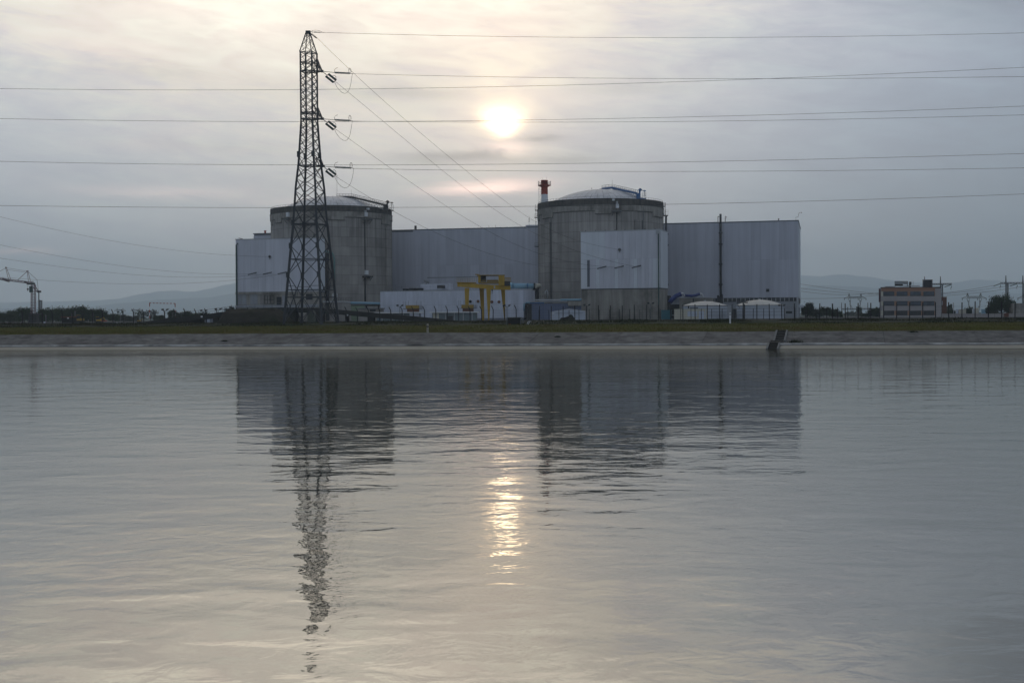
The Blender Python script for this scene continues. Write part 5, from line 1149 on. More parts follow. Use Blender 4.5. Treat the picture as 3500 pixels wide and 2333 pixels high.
wire([(1146, 441, 227), (1488, 680, 262), (1780, 843, 306), (2119, 914, 362)], 'slanting wire from the middle pylon arm down to the right fuel building', g3, r=0.027)
wire([(1146, 602, 227), (1500, 800, 268), (1780, 896, 310), (2060, 915, 363)], 'slanting wire from the lowest pylon arm down to the right fuel building', g3, r=0.027)
g4 = 'conductors rising to the left from the left fuel building'
wire([(-700, 560, 280), (0, 741, 320), (557, 850, 365), (923, 877, 394)], 'highest of the sagging wires left of the left fuel building', g4, r=0.027)
wire([(-700, 690, 280), (66, 850, 325), (383, 904, 350), (867, 936, 395)], 'second of the sagging wires left of the left fuel building', g4, r=0.027)
wire([(-700, 780, 280), (0, 882, 320), (383, 932, 350), (919, 936, 394)], 'third of the sagging wires left of the left fuel building', g4, r=0.027)
wire([(-700, 890, 280), (0, 947, 320), (439, 970, 352), (969, 935, 393)], 'lowest, drooping wire behind the tower crane at the left', g4, r=0.027)
# wall bushings of both fuel buildings
def bushing(f, x, y, label, grp, big=True):
    u, z = f.px(x, y); r = thing('wall_bushing', label, 'insulator', loc=tuple(f.P(u, 0.2, z)), group=grp); mb = MB()
    if big:
        disc_string(mb, f.P(u+1.5, 1.4, z+.35), f.P(u-1.1, 2.4, z-.35), 9, 0.24); mb.build('insulator_discs', M['darksteel'], r)
        mb = MB(); mb.bar(f.P(u+.6, 0.05, z+.1), f.P(u+.6, 2.0, z+.1), 0.12); mb.build('bracket', M['darksteel'], r)
    else: mb.box(0, 0, 0, 0, 0, 0); mb = MB(); mb.ball(f.P(u, .5, z), .42, 5); mb.bar(f.P(u, 0.1, z-.1), f.P(u+.1, .5, z-.8), 0.14); mb.build('anchor', M['darksteel'], r)
for (x, y, w_) in ((2060, 915, 'left'), (2119, 913.5, 'middle'), (2178, 912, 'right')): bushing(fr, x, y, '%s one of the three dark wall bushings on the right fuel building' % w_, 'wall bushings on the right fuel building')
bushing(fr, 2118.5, 853, 'single dark wire anchor above the three bushings of the right fuel building', 'wire anchors', False)
for (x, y, w_) in ((867.5, 935.5, 'left'), (919, 934.5, 'middle'), (969, 933.5, 'right')): bushing(fl, x, y, '%s one of the three dark wall bushings on the left fuel building' % w_, 'wall bushings on the left fuel building')
bushing(fl, 923, 876.5, 'single dark wire anchor above the three bushings of the left fuel building', 'wire anchors', False)
# ================================================================== trees
M['leaf'] = material('foliage', (0.034, 0.052, 0.022), 0.9, 0.45, 1.2, objvar=0.25, spec=0.1)
M['leafgrey'] = material('grey_foliage', (0.050, 0.062, 0.045), 0.9, 0.35, 1.0, objvar=0.15, spec=0.1)
M['bark'] = material('bark', (0.05, 0.04, 0.03), 0.95, 0.3, 2.0)
def tree(x, ytop, hw, Y, label, group=None, mt='leaf', dens=1.0, kind='tree', thin=False, squash=1.0):
    rnd = random.Random(int(x*7+ytop)); base = at(x, 1090, Y); H = at(x, ytop, Y).z-G; W2 = hw*Y/F
    r = thing(kind, label, kind, loc=(base.x, Y, G), group=group); O = Vector((base.x, Y, G))
    mb = MB(); tk = max(0.07, H*0.03); p = O.copy(); mb.tube([O-Vector((0, 0, .3)), O+Vector((0.02*H, 0, .25*H)), O+Vector((0, .02*H, .6*H)), O+Vector((.01*H, 0, .85*H))], [tk*1.4, tk, tk*.6, tk*.2], 7)
    tips = []
    for i in range(11 if H > 3 else 6):
        a = i*2.4+rnd.random(); h0 = H*(0.22+0.5*rnd.random()); q = O+Vector((0, 0, h0)); e = O+Vector((math.cos(a)*W2*rnd.uniform(.45, .8), math.sin(a)*W2*.7, min(H*.95, h0+H*rnd.uniform(.12, .35))))
        m = q.lerp(e, .5)+Vector((0, 0, .04*H)); mb.tube([q, m, e], [tk*.5, tk*.32, tk*.1], 5); tips.append(e); tips.append(m)
    mb.build('trunk', M['bark'], r)
    lf = MB(); ncl = int((34 if not thin else 9)*dens)+len(tips)
    cls = []
    for i in range(ncl):
        if i < len(tips): c = tips[i]
        else:
            a = rnd.random()*6.28; el_ = rnd.uniform(-.95, 1.0); rr = rnd.uniform(.25, 1)**.6; c = O+Vector((math.cos(a)*W2*rr*math.sqrt(max(0.05, 1-el_*el_*.6)), math.sin(a)*W2*.8*rr, H*((0.50+0.46*el_*rr) if not thin else (0.6+.35*el_*rr))))
        cls.append((c, rnd.uniform(.26, .46)*min(W2, H*.6)*(0.7 if thin else 1)))
    ls = max(0.12, min(0.40, 2.1*Y/F))
    for c, cr in cls:
        if c.z + cr*.5 > O.z+H: c = Vector((c.x, c.y, O.z+H-cr*.5))
        for _ in range(int(46*dens*(0.35 if thin else 1))):
            v = Vector((rnd.gauss(0, .5), rnd.gauss(0, .5), rnd.gauss(0, .42))); q = c+v*cr*1.1
            if q.z < O.z+0.1: continue
            n = Vector((rnd.gauss(0, 1), rnd.gauss(0, 1), rnd.gauss(0, 1))).normalized(); t = n.orthogonal().normalized(); b2 = n.cross(t); s_ = ls*rnd.uniform(.6, 1.4)
            lf.add([q-t*s_, q+b2*s_*.5, q+t*s_, q-b2*s_*.5], [(0, 1, 2, 3)])
    lf.build('crown', M[mt], r)
    return r
gl_ = 'trees of the left hand treeline'
for (x, y, hw, Y, lab, mt) in (
    (-20, 1066, 26, 480, 'dark tree cut by the left picture edge', 'leaf'), (14, 1070, 24, 480, 'low dark tree nearest the left picture edge', 'leaf'), (46, 1063, 16, 500, 'small ragged tree second from the left picture edge', 'leaf'), (83, 1054, 18, 470, 'rounded dark tree left of the tower crane mast', 'leaf'), (128, 1074, 18, 480, 'low bush tree just right of the tower crane', 'leaf'),
    (152, 1060, 16, 470, 'sloping dark tree right of the thin antenna mast', 'leaf'), (180, 1052, 22, 470, 'tall rounded tree, first of the high clump right of the tower crane', 'leaf'), (215, 1052, 20, 474, 'tall rounded tree in the middle of the clump right of the tower crane', 'leaf'), (240, 1056, 14, 480, 'small crown between the two broad trees of the clump', 'leaf'), (266, 1049, 22, 470, 'broadest tree at the right end of the high clump', 'leaf'), (306, 1058, 20, 480, 'dark tree right of the high clump', 'leaf'), (336, 1056, 22, 478, 'last dark tree of the treeline before the gap', 'leaf'),
    (386, 1074, 20, 500, 'low bush left of the leftmost floodlight', 'leaf'), (425, 1077, 20, 520, 'low bush right of the leftmost floodlight', 'leafgrey'), (455, 1080, 18, 520, 'low grey bush before the striped height barrier', 'leafgrey'), (483, 1058, 20, 430, 'sparse twiggy tree left of the striped height barrier', 'leafgrey'), (514, 1055, 22, 430, 'sparse twiggy tree behind the left post of the height barrier', 'leafgrey'), (545, 1078, 16, 450, 'low bush seen through the height barrier', 'leaf'), (588, 1062, 14, 440, 'bushy tree left of the right post of the height barrier', 'leaf'), (612, 1070, 14, 440, 'bushy tree right of the height barrier', 'leaf'),
    (640, 1064, 16, 430, 'dark bushy tree behind the ramp, first from the height barrier', 'leaf'), (668, 1070, 14, 430, 'dark bushy tree behind the ramp, second from the height barrier', 'leaf'), (695, 1066, 14, 430, 'dark bushy tree behind the ramp, third from the height barrier', 'leaf'), (722, 1072, 12, 430, 'dark bushy tree behind the ramp, fourth from the height barrier', 'leaf'), (785, 1045, 15, 400, 'round dark tree beside the left corner of the plant', 'leaf')):
    tree(x, y, hw*(1.4 if x < 350 else 1.15), Y, lab, gl_, mt, dens=1.5 if x < 350 else 1.0, thin=(mt == 'leafgrey' and y < 1060))
gr_ = 'trees on the right of the plant'
for (x, y, hw, Y, lab, mt) in (
    (2752, 1046, 13, 430, 'leafy bush tight against the right end of the turbine hall', 'leaf'), (2768, 1036, 13, 440, 'taller loose tree near the right end of the turbine hall', 'leafgrey'), (2786, 1058, 14, 450, 'small tree right of the turbine hall', 'leafgrey'), (2815, 1051, 22, 450, 'broad dark tree left of the cat head pylon', 'leaf'), (2846, 1054, 20, 455, 'second broad dark tree left of the cat head pylon', 'leaf'), (2866, 1064, 12, 460, 'low end of the tree group left of the cat head pylon', 'leaf'),
    (2910, 1066, 24, 900, 'pale hazy tree under the cat head pylon', 'leafgrey'), (2936, 1049, 9, 800, 'narrow pointed dark tree under the cat head pylon', 'leaf'), (2955, 1072, 16, 430, 'low dark bush left of the office building', 'leaf'), (2983, 1056, 17, 430, 'dark tree close to the left side of the office building', 'leaf'), (3002, 1050, 12, 440, 'dark tree touching the left side of the office building', 'leaf'),
    (3246, 1040, 8, 520, 'small pointed tree right of the brown brick tower', 'leaf'), (3238, 1052, 14, 500, 'dark bush at the foot of the brown brick tower', 'leaf'), (3268, 1060, 20, 520, 'low dark bush right of the brown brick tower', 'leaf'), (3312, 1052, 16, 520, 'dark bush below the pylon right of the office', 'leaf'), (3385, 1050, 14, 450, 'low dark tree left of the big round tree', 'leaf'), (3421, 1009, 34, 430, 'big round dark tree near the right picture edge', 'leaf'), (3398, 1030, 18, 432, 'left shoulder of foliage beside the big round tree', 'leaf'), (3450, 1026, 16, 436, 'right shoulder tree beside the big round tree', 'leaf')):
    tree(x, y, hw, Y, lab, gr_, mt, dens=1.6 if hw > 30 else 1.0)
# distant wood on the plain
def wood(x0, x1, Y, h, nm):
    rnd = random.Random(int(Y)); mb = MB(); 
    for i in range(1700):
        x = x0+(x1-x0)*rnd.random(); q = at(x, 1085, Y*rnd.uniform(.97, 1.1)); hh = h*(0.55+0.45*abs(mnoise.noise(Vector((x*.02, Y, 0))))*2)*rnd.uniform(.5, 1)
        s_ = 4.5*rnd.uniform(.6, 1.3); mb.add([(q.x-s_, q.y, G), (q.x+s_, q.y, G), (q.x+s_*.8, q.y, G+hh*.7), (q.x, q.y, G+hh), (q.x-s_*.8, q.y, G+hh*.6)], [(0, 1, 2, 3, 4)])
    mb.build(nm, M['leaf'], kind='stuff', label='far wood along the horizon of the plain')
wood(-900, 900, 2300, 9, 'distant_wood'); wood(2650, 4300, 2300, 9, 'distant_wood')
# ================================================================== grass
M['grass'] = material('grass_blades', (0.125, 0.125, 0.027), 0.9, 0.35, 0.5, dark=(0.13, 0.082, 0.028), darkamt=0.8, spec=0.1)
rnd = random.Random(5); vs = []; fs = []
def blade(s_, t, h, w):
    zz = gz(s_); v = EO+EE*t+EN*s_; b0 = len(vs); a = rnd.random()*3.14; dx_ = math.cos(a)*w; dy_ = math.sin(a)*w; lx = rnd.gauss(0, .25)*h
    vs.extend([(v.x-dx_, v.y-dy_, zz-.03), (v.x+dx_, v.y+dy_, zz-.03), (v.x+lx, v.y+rnd.gauss(0, .2)*h, zz+h)]); fs.append((b0, b0+1, b0+2))
for _ in range(90000):
    s_ = rnd.random()**1.4*26+0.25; t = rnd.uniform(-105, 105)
    k = 0.6+0.8*abs(mnoise.noise(Vector((t*.15, s_*.2, 1))))
    blade(s_, t, rnd.uniform(.12, .34)*k*(1 if s_ > 1 else .6), 0.035)
me = bpy.data.meshes.new('grass'); me.from_pydata(vs, [], fs); me.materials.append(M['grass']); link('grass', me, kind='stuff', label='rough olive grass on the canal berm')
vs = []; fs = []
M['weeds'] = material('dark_weeds', (0.028, 0.034, 0.014), 0.95, 0.4, 0.4, dark=(0.05, 0.035, 0.018), darkamt=0.7, spec=0.1)
for _ in range(45000):
    s_ = rnd.uniform(24, 58); t = rnd.uniform(-120, 125); k = max(0, mnoise.noise(Vector((t*.12, s_*.12, 7)))+.35)
    if k > 0: blade(s_, t, rnd.uniform(.2, .6)*k, 0.07)
me = bpy.data.meshes.new('weeds'); me.from_pydata(vs, [], fs); me.materials.append(M['weeds']); link('weeds', me, kind='stuff', label='dark weeds in front of the fences')
# ================================================================== left background
Y = 400.0
tc = thing('tower_crane', 'red and white tower crane with horizontal jib at the far left', 'crane', loc=tuple(at(108, 1090, Y)))
M['cranered'] = material('crane_red', (0.13, 0.05, 0.06), 0.6, 0.15, 1.0); M['cranew'] = material('crane_white', (0.42, 0.42, 0.42), 0.6, 0.1, 1.0)
def P3(x, y, dy=0): return at(x, y, Y)+Vector((0, dy, 0))
def truss(mb, a, b2, w, h, n, bw=0.09):
    a = Vector(a); b2 = Vector(b2); d = (b2-a).normalized(); up = Vector((0, 0, 1)) if abs(d.z) < .7 else Vector((1, 0, 0)); sd = d.cross(up).normalized(); up = sd.cross(d).normalized()
    c = [sd*(-w/2), sd*(w/2), sd*(w/2)+up*h, sd*(-w/2)+up*h]
    for o in c: mb.bar(a+o, b2+o, bw)
    for i in range(n):
        p, q = a.lerp(b2, i/n), a.lerp(b2, (i+1)/n)
        for k in range(4): mb.bar(p+c[k], q+c[(k+1) % 4], bw*.7); mb.bar(p+c[(k+1) % 4], q+c[k], bw*.7)
mb = MB(); truss(mb, P3(108, 1085, 0)-Vector((.0, 0, 0)), P3(108, 972, 0), 1.15, 1.15, 12, 0.10); 
mb.build('mast', M['cranered'], tc)
mb = MB(); bx(mb, 92, 128, 1071, 1074, Y-1.5, 4); bx(mb, 97, 122, 1074, 1093, Y-.8, 3, G); mb.build('ballast_base', M['darksteel'], tc)
mb = MB(); truss(mb, P3(108, 970, .3), P3(-120, 941, .3), 0.8, 0.6, 22, 0.11); mb.build('jib', M['cranered'], tc)
mb = MB(); a, b2 = P3(6, 949), P3(31, 958); mb.hexa([a+Vector((0, .25, -.75)), b2+Vector((0, .25, -.7)), b2+Vector((0, .35, -.7)), a+Vector((0, .35, -.75)), a+Vector((0, .25, .15)), b2+Vector((0, .25, .1)), b2+Vector((0, .35, .1)), a+Vector((0, .35, .15))]); mb.build('jib_panel', M['cranew'], tc)
mb = MB()
for (p, q, w) in (((19, 915), (29.5, 955), .11), ((22, 914), (37.5, 957), .11), ((93, 927), (97.5, 964), .11), ((96, 928), (105, 964), .11), ((93, 927), (58, 959), .11), ((116, 972), (131, 994), .20), ((114, 981), (127, 997), .20)): mb.bar(P3(*p), P3(*q), w)
mb.bar(P3(18, 914), P3(23, 914), .3); mb.bar(P3(91, 926), P3(97, 927), .3); mb.build('jib_struts', M['cranered'], tc)
mb = MB()
for (p, q) in (((-120, 990), (19, 915)), ((19, 915), (93, 927)), ((93, 927), (125, 956)), ((125, 956), (129.5, 993)), ((19, 921), (93, 931))): mb.bar(P3(*p, .4), P3(*q, .4), 0.07)
mb.build('stay_rope', M['darksteel'], tc)
mb = MB(); bx(mb, 126, 134.5, 993, 999, Y-.5, 1.6); mb.build('counterweight', M['darksteel'], tc)
mb = MB(); bx(mb, 100, 107, 978, 999, Y-1.1, 1.2); mb.build('cab', M['green'], tc)
mb = MB(); bx(mb, 91, 114, 966, 972, Y-.3, 1.5); bx(mb, 83, 89, 961, 967, Y-.1, .6); mb.build('slewing_ring', M['darksteel'], tc)
mb = MB(); mb.bar(P3(95, 968), P3(95, 985), .05); mb.bar(P3(95, 985), P3(95, 990), .45); mb.bar(P3(95, 990), P3(95.3, 995), .15); mb.build('hook_block', M['darksteel'], tc)
rail_ = MB(); 
for i in range(4): rail_.bar(P3(108+i*2.4, 970), P3(108+i*2.4, 960), .06)
rail_.bar(P3(108, 961), P3(116, 962), .06); rail_.build('top_railing', M['darksteel'], tc)
Y = 560.0; mb = MB(); truss(mb, P3(136, 1092), P3(136, 1026), .9, .9, 14, .12)
am = thing('antenna_mast', 'slim pale lattice antenna mast right behind the tower crane', 'mast', loc=tuple(P3(136, 1092))); mb.build('lattice', M['lattice'], am)
mb = MB(); mb.tube([P3(132.5, 1092), P3(132.5, 997)], .28, 8); mb.build('pole', M['greysteel'], am)
mb = MB(); mb.bar(P3(128, 1029), P3(142, 1029), .2); mb.bar(P3(135, 1024), P3(142, 1029), .12); mb.bar(P3(128, 1052), P3(142, 1052), .16); mb.build('cross_arm', M['greysteel'], am)
# striped height barrier
Y = 320.0; hb = thing('height_barrier', 'red and white striped height barrier frame left of the plant', 'barrier', loc=tuple(P3(555, 1092)))
for (xa, xb, ya, yb_) in ((511.5, 511.5, 1035, 1088), (598.5, 598.5, 1037, 1090)):
    for i, (q0, q1) in enumerate(((0, .22), (.22, .45), (.45, .62), (.62, .82), (.82, 1.0))):
        mb = MB(); p = P3(xa, ya+(yb_-ya)*q0); q = P3(xb, ya+(yb_-ya)*q1); mb.bar(p, q, .17); mb.build('post_stripe', M['red'] if i % 2 == 0 else M['white'], hb)
for i in range(15):
    q0, q1 = i/15, (i+1)/15; mb = MB(); mb.bar(P3(511+88*q0, 1035+2*q0), P3(511+88*q1, 1035+2*q1), .19); mb.build('beam_stripe', M['red'] if i % 2 == 0 else M['white'], hb)
# sheds, machines and rails in the far left yard
shed(211, 246, 1081, 1112, 290, 3, 'rampc', 'brick', 'dark little shed with a white sign at the far left', cat='shed', over=0.1, wins=[(229.5, 235.5, 1083, 1089, 'white', 'sign_plate')])
def machine(x, yt, Y_, label, col_, cab=True, armdir=1):
    r = thing('excavator', label, 'excavator', loc=tuple(at(x, 1100, Y_))); a = at(x, 1100, Y_); zt = at(x, yt, Y_).z; s_ = (zt-G)/2.6
    mb = MB()
    for dy in (0, 1.5*s_): mb.tube([(a.x-1.2*s_, Y_+dy, G+.35*s_), (a.x+1.2*s_, Y_+dy, G+.35*s_)], .35*s_, 8)
    mb.build('track', M['darksteel'], r); mb = MB(); mb.box(a.x-.9*s_, a.x+1.1*s_, Y_-.1, Y_+1.6*s_, G+.7*s_, G+1.4*s_); mb.build('body', M[col_], r)
    mb = MB(); mb.box(a.x-.9*s_, a.x-.1*s_, Y_-.05, Y_+.9*s_, G+1.4*s_, G+2.45*s_); mb.build('cab', M['glassdark'], r)
    mb = MB(); mb.box(a.x-1.0*s_, a.x, Y_-.1, Y_+1.0*s_, G+2.45*s_, G+2.6*s_); mb.build('cab_roof', M[col_], r)
    mb = MB(); mb.bar((a.x+.3*s_, Y_+.8, G+1.3*s_), (a.x+armdir*1.9*s_, Y_+.8, G+2.3*s_), .22*s_); mb.bar((a.x+armdir*1.9*s_, Y_+.8, G+2.3*s_), (a.x+armdir*2.7*s_, Y_+.8, G+.9*s_), .18*s_); mb.build('arm', M[col_], r)
machine(272, 1076, 330, 'yellow excavator under the trees at the far left', 'yelldark', armdir=-1); machine(336, 1082, 335, 'yellow excavator with lowered arm right of the dark little shed', 'yellow', armdir=1); machine(474, 1087, 340, 'small yellow excavator left of the ramp', 'yelldark', armdir=1)
mb = MB(); bx(mb, 346, 358, 1094, 1098, 330, 2); o = mb.build('skip', M['red']); o['label'] = 'small red skip beside the excavator'; o['category'] = 'skip'
gd = thing('guard_rail', 'long pale guard rail along the yard road at the far left', 'guard rail', loc=tuple(at(200, 1105, 280)))
mb = MB(); mb.bar(at(-300, 1108, 283), at(470, 1103.5, 283), .10, .34); mb.build('rail', M['greysteel'], gd); mb = MB()
for i in range(40): p = at(-300+i*19.3, 1106, 283); mb.bar((p.x, 283.1, G-.3), (p.x, 283.1, p.z+.1), .10)
mb.build('posts', M['greysteel'], gd); gd.children[-1].name = 'rail_support'; gd.children[-1]['kind'] = 'stuff'
for i, (x, y0, y1, Yq, lab) in enumerate(((257, 1062, 1110, 300, 'thin grey pole left of the first excavator'), (247, 1072, 1112, 295, 'pale concrete pole right of the dark little shed'), (318, 1070, 1110, 300, 'pale pole before the last tree of the treeline'), (157, 1075, 1110, 300, 'thin dark pole below the antenna mast'))):
    mb = MB(); a = at(x, y1, Yq); b2 = at(x, y0, Yq); mb.tube([(a.x, Yq, G), (a.x, Yq, b2.z)], .13, 7); o = mb.build('pole', M['greysteel']); o['label'] = lab; o['category'] = 'pole'
for i, (x, y, lab) in enumerate(((36, 1108, 'tiny white sign board near the left picture edge'), (401, 1103, 'tiny white sign board below the leftmost floodlight'), (152, 1101, 'tiny pale box left of the dark little shed'))):
    mb = MB(); bx(mb, x-3, x+3, y-2.2, y+2.2, 279, .1); p = at(x, y, 279.2); mb.bar((p.x, 279.15, p.z), (p.x, 279.15, G-.2), .05); o = mb.build('sign_board', M['canvas']); o['label'] = lab; o['category'] = 'sign'
# ================================================================== right background
Y = 425.0; ob = thing('office_building', 'three storey white and pinkish office building with rows of dark windows', 'building', loc=tuple(at(3113, 1090, Y)))
M['pink'] = material('pinkish_render', (0.34, 0.19, 0.125), 0.85, 0.06, 0.3); M['offwhite'] = material('office_panel', (0.40, 0.365, 0.35), 0.8, 0.05, 0.3, objvar=0.03); M['maroon'] = material('maroon_fin', (0.10, 0.03, 0.05), 0.7, 0.1, 1.0)
M['bglass'] = material('blueish_glass', (0.045, 0.065, 0.09), 0.15, 0.3, 0.6, spec=0.6, objvar=0.35)
mb = MB(); bx(mb, 3010, 3216.5, 984, 1090, Y+.02, 18, G); mb.build('wall', M['offwhite'], ob)
def ofp(nm, x0, x1, y0, y1, mt, d0, th, fl=None): mb = MB(); bx(mb, x0, x1, y0, y1, Y-d0, th, fl); return mb.build(nm, M[mt], ob)
ofp('top_band', 3012, 3196.3, 982.5, 995.5, 'pink', .06, .07); ofp('roof_edge', 3009, 3217.3, 979.8, 982.3, 'darksteel', .25, 18)
cols_ = ((3019, 3056.5), (3064.5, 3102), (3111, 3148), (3156, 3193.6)); rows_ = ((996, 1011.5), (1028.7, 1044.7), (1061.4, 1077.4))
for ri, (y0, y1) in enumerate(rows_):
    xs = [3010.5]+[v for c in cols_ for v in c]+[3196.3]
    for k in range(0, len(xs), 2): ofp('pier', xs[k]+.3, xs[k+1]-.3, y0, y1, 'pink' if k else 'cream', .06, .07)
    for (x0, x1) in cols_:
        w_ = ofp('window', x0, x1, y0, y1, 'darksteel', -.02+.04, .03)
        for j in range(3):
            a = x0+(x1-x0)*(0.03+j*0.32); b2_ = a+(x1-x0)*0.29; mb = MB(); bx(mb, a, b2_, y0+1.2, y1-3.2, Y-.045, .02); mb.build('pane', M['bglass'] if ri < 2 else M['glassdark'], w_)
for i in range(4): ofp('spandrel_panel', (3012, 3060.5, 3106.5, 3152)[i]+.2, (3060, 3106, 3151.5, 3196)[i], 1012.2, 1028, 'offwhite', .06, .07); ofp('spandrel_panel', (3012, 3060.5, 3106.5, 3152)[i]+.2, (3060, 3106, 3151.5, 3196)[i], 1045.4, 1060.8, 'offwhite', .06, .07)
mb = MB(); bx(mb, 3003.5, 3009.6, 986, 1032, Y+1.0, 4); mb.build('side_fin', M['maroon'], ob); mb = MB(); bx(mb, 3006.3, 3009.6, 1031, 1090, Y+.5, 8, G); mb.build('side_wall', M['offwhite'], ob)
mb = MB()
for (a, b2, c, d) in ((3058, 3060, 961, 979), (3101, 3103, 961, 979), (3058, 3103, 960.5, 962.5)): bx(mb, a, b2, c, d, Y+3, .4)
mb.build('roof_frame', M['darksteel'], ob)
mb = MB(); bx(mb, 3060.5, 3087, 963, 969, Y+3.5, .3); bx(mb, 3087, 3101, 963, 972, Y+3.6, .3); mb.build('roof_screen', M['palesteel'], ob)
mb = MB(); bx(mb, 3059, 3086, 969.5, 977, Y+3.2, 2); mb.build('roof_unit', M['darksteel'], ob); mb = MB(); bx(mb, 3107, 3115.5, 962.5, 973, Y+4, 1.5); mb.bar(at(3110, 973, Y+4), at(3110, 981, Y+4), .5); mb.build('roof_unit', M['darksteel'], ob)
mb = MB(); bx(mb, 3024, 3058, 977.5, 979.6, Y+2, 4); bx(mb, 3087, 3144, 975.5, 978, Y+3, 4); mb.build('roof_ducts', M['palesteel'], ob)
mb = MB(); bx(mb, 3157, 3185, 957.5, 980, Y+5, 4); mb.build('roof_unit', M['darksteel'], ob); mb = MB(); bx(mb, 3153.5, 3187.5, 955, 957.5, Y+4.6, 5); bx(mb, 3184.5, 3187.5, 957, 980, Y+4.8, 3); bx(mb, 3153.5, 3157, 957, 980, Y+4.8, 3); mb.build('roof_unit_frame', M['greysteel'], ob)
mb = MB(); mb.tube([at(3160, 956, Y+6), at(3160, 944, Y+6)], [.13, .07], 6); mb.build('aerial', M['maroon'], ob)
mb = MB(); mb.tube([at(3121, 978, Y+6), at(3121, 961, Y+6)], .04, 4); mb.build('aerial', M['greysteel'], ob)
shed(3219.5, 3236, 1014, 1090, 436, 5, 'brick', 'brick', 'narrow brown brick tower attached right of the office building', name='brick_tower', over=.03, wins=[(3219.8, 3221.6, 1028, 1042, 'canvas', 'window')])
bw = thing('boundary_wall', 'low pale panelled boundary wall right of the office building', 'wall', loc=tuple(at(3360, 1087, 330)))
x = 3219.0
while x < 3900:
    if not (3430 < x+20 < 3452): mb = MB(); bx(mb, x+.5, x+44.5, 1071, 1086.5, 330, .25, G-.1); mb.build('wall_panel', M['offwhite'], bw)
    x += 45
mb = MB(); bx(mb, 3219, 3900, 1066.5, 1070.8, 329.8, .6); mb.build('coping', M['darksteel'], bw)
mb = MB(); bx(mb, 3432, 3448, 1069, 1087, 329.6, .9, G-.1); mb.build('gate_pier', M['brick'], bw)
mb = MB(); bx(mb, 3431, 3439, 1067, 1069, 329.2, .4); mb.build('lamp', M['white'], bw)
mb = MB(); bx(mb, 3462, 3560, 1035.5, 1090, 420, 12, G); o = mb.build('utility_block', M['lowconc']); o['label'] = 'grey windowless block behind the wall at the right picture edge'; o['category'] = 'building'
for (x0, x1, y0, y1, Yq, mt, lab) in ((3279, 3302, 1057, 1070, 460, 'cream', 'small beige hut behind the boundary wall, left one'), (3325, 3334, 1055, 1066, 470, 'canvas', 'pale box behind the boundary wall in the middle'), (3336, 3345, 1052, 1072, 465, 'cream', 'narrow beige block behind the boundary wall'), (3268, 3276, 1057, 1066, 480, 'canvas', 'pale grey cabin behind the boundary wall'), (3355, 3372, 1056, 1064, 600, 'bluepipe', 'pale blue roofed hut far behind the boundary wall')):
    shed(x0, x1, y0, y1, Yq, 4, mt, mt, lab, name='hut', over=.1)
# parked cars seen as pale roofs
def car(x, w, Yq, label, mt):
    a = at(x, 1092, Yq); L_ = w*Yq/F; r = thing('parked_car', label, 'car', loc=(a.x, Yq, G-.9), group='parked cars below the office'); z0 = at(x, 1087.5, Yq).z-1.42; O = Vector((a.x, Yq, z0))
    prof_ = [(-2.1, .35), (-2.15, .75), (-1.3, .92), (-.75, 1.36), (.75, 1.42), (1.45, .95), (2.1, .82), (2.15, .35)]; k = L_/2.6
    mb = MB(); n = len(prof_); vs = [(O.x+p[0]*k, Yq, O.z+p[1]) for p in prof_]+[(O.x+p[0]*k, Yq+1.7, O.z+p[1]) for p in prof_]
    mb.add(vs, [tuple(range(n)), tuple(range(2*n-1, n-1, -1))]+[(i, n+i, n+(i+1) % n, (i+1) % n) for i in range(n)]); mb.build('body', M[mt], r)
    for xx in (-1.35, 1.35): mb = MB(); mb.tube([(O.x+xx*k, Yq-.02, O.z+.33), (O.x+xx*k, Yq+.2, O.z+.33)], .33, 12); mb.build('wheel', M['darksteel'], r)
    mb = MB(); mb.hexa([(O.x-1.1*k, Yq-.01, O.z+.92), (O.x+1.3*k, Yq-.01, O.z+.95), (O.x+1.3*k, Yq, O.z+.95), (O.x-1.1*k, Yq, O.z+.92), (O.x-.7*k, Yq-.01, O.z+1.3), (O.x+.7*k, Yq-.01, O.z+1.35), (O.x+.7*k, Yq, O.z+1.35), (O.x-.7*k, Yq, O.z+1.3)]); mb.build('side_window', M['glassdark'], r)
car(3068.5, 19, 300, 'pale roofed parked car, left one below the office', 'white'); car(3107, 19, 300, 'pale roofed parked car, middle one below the office', 'white'); car(3143, 26, 302, 'longer pale roofed parked car, right one below the office', 'white')
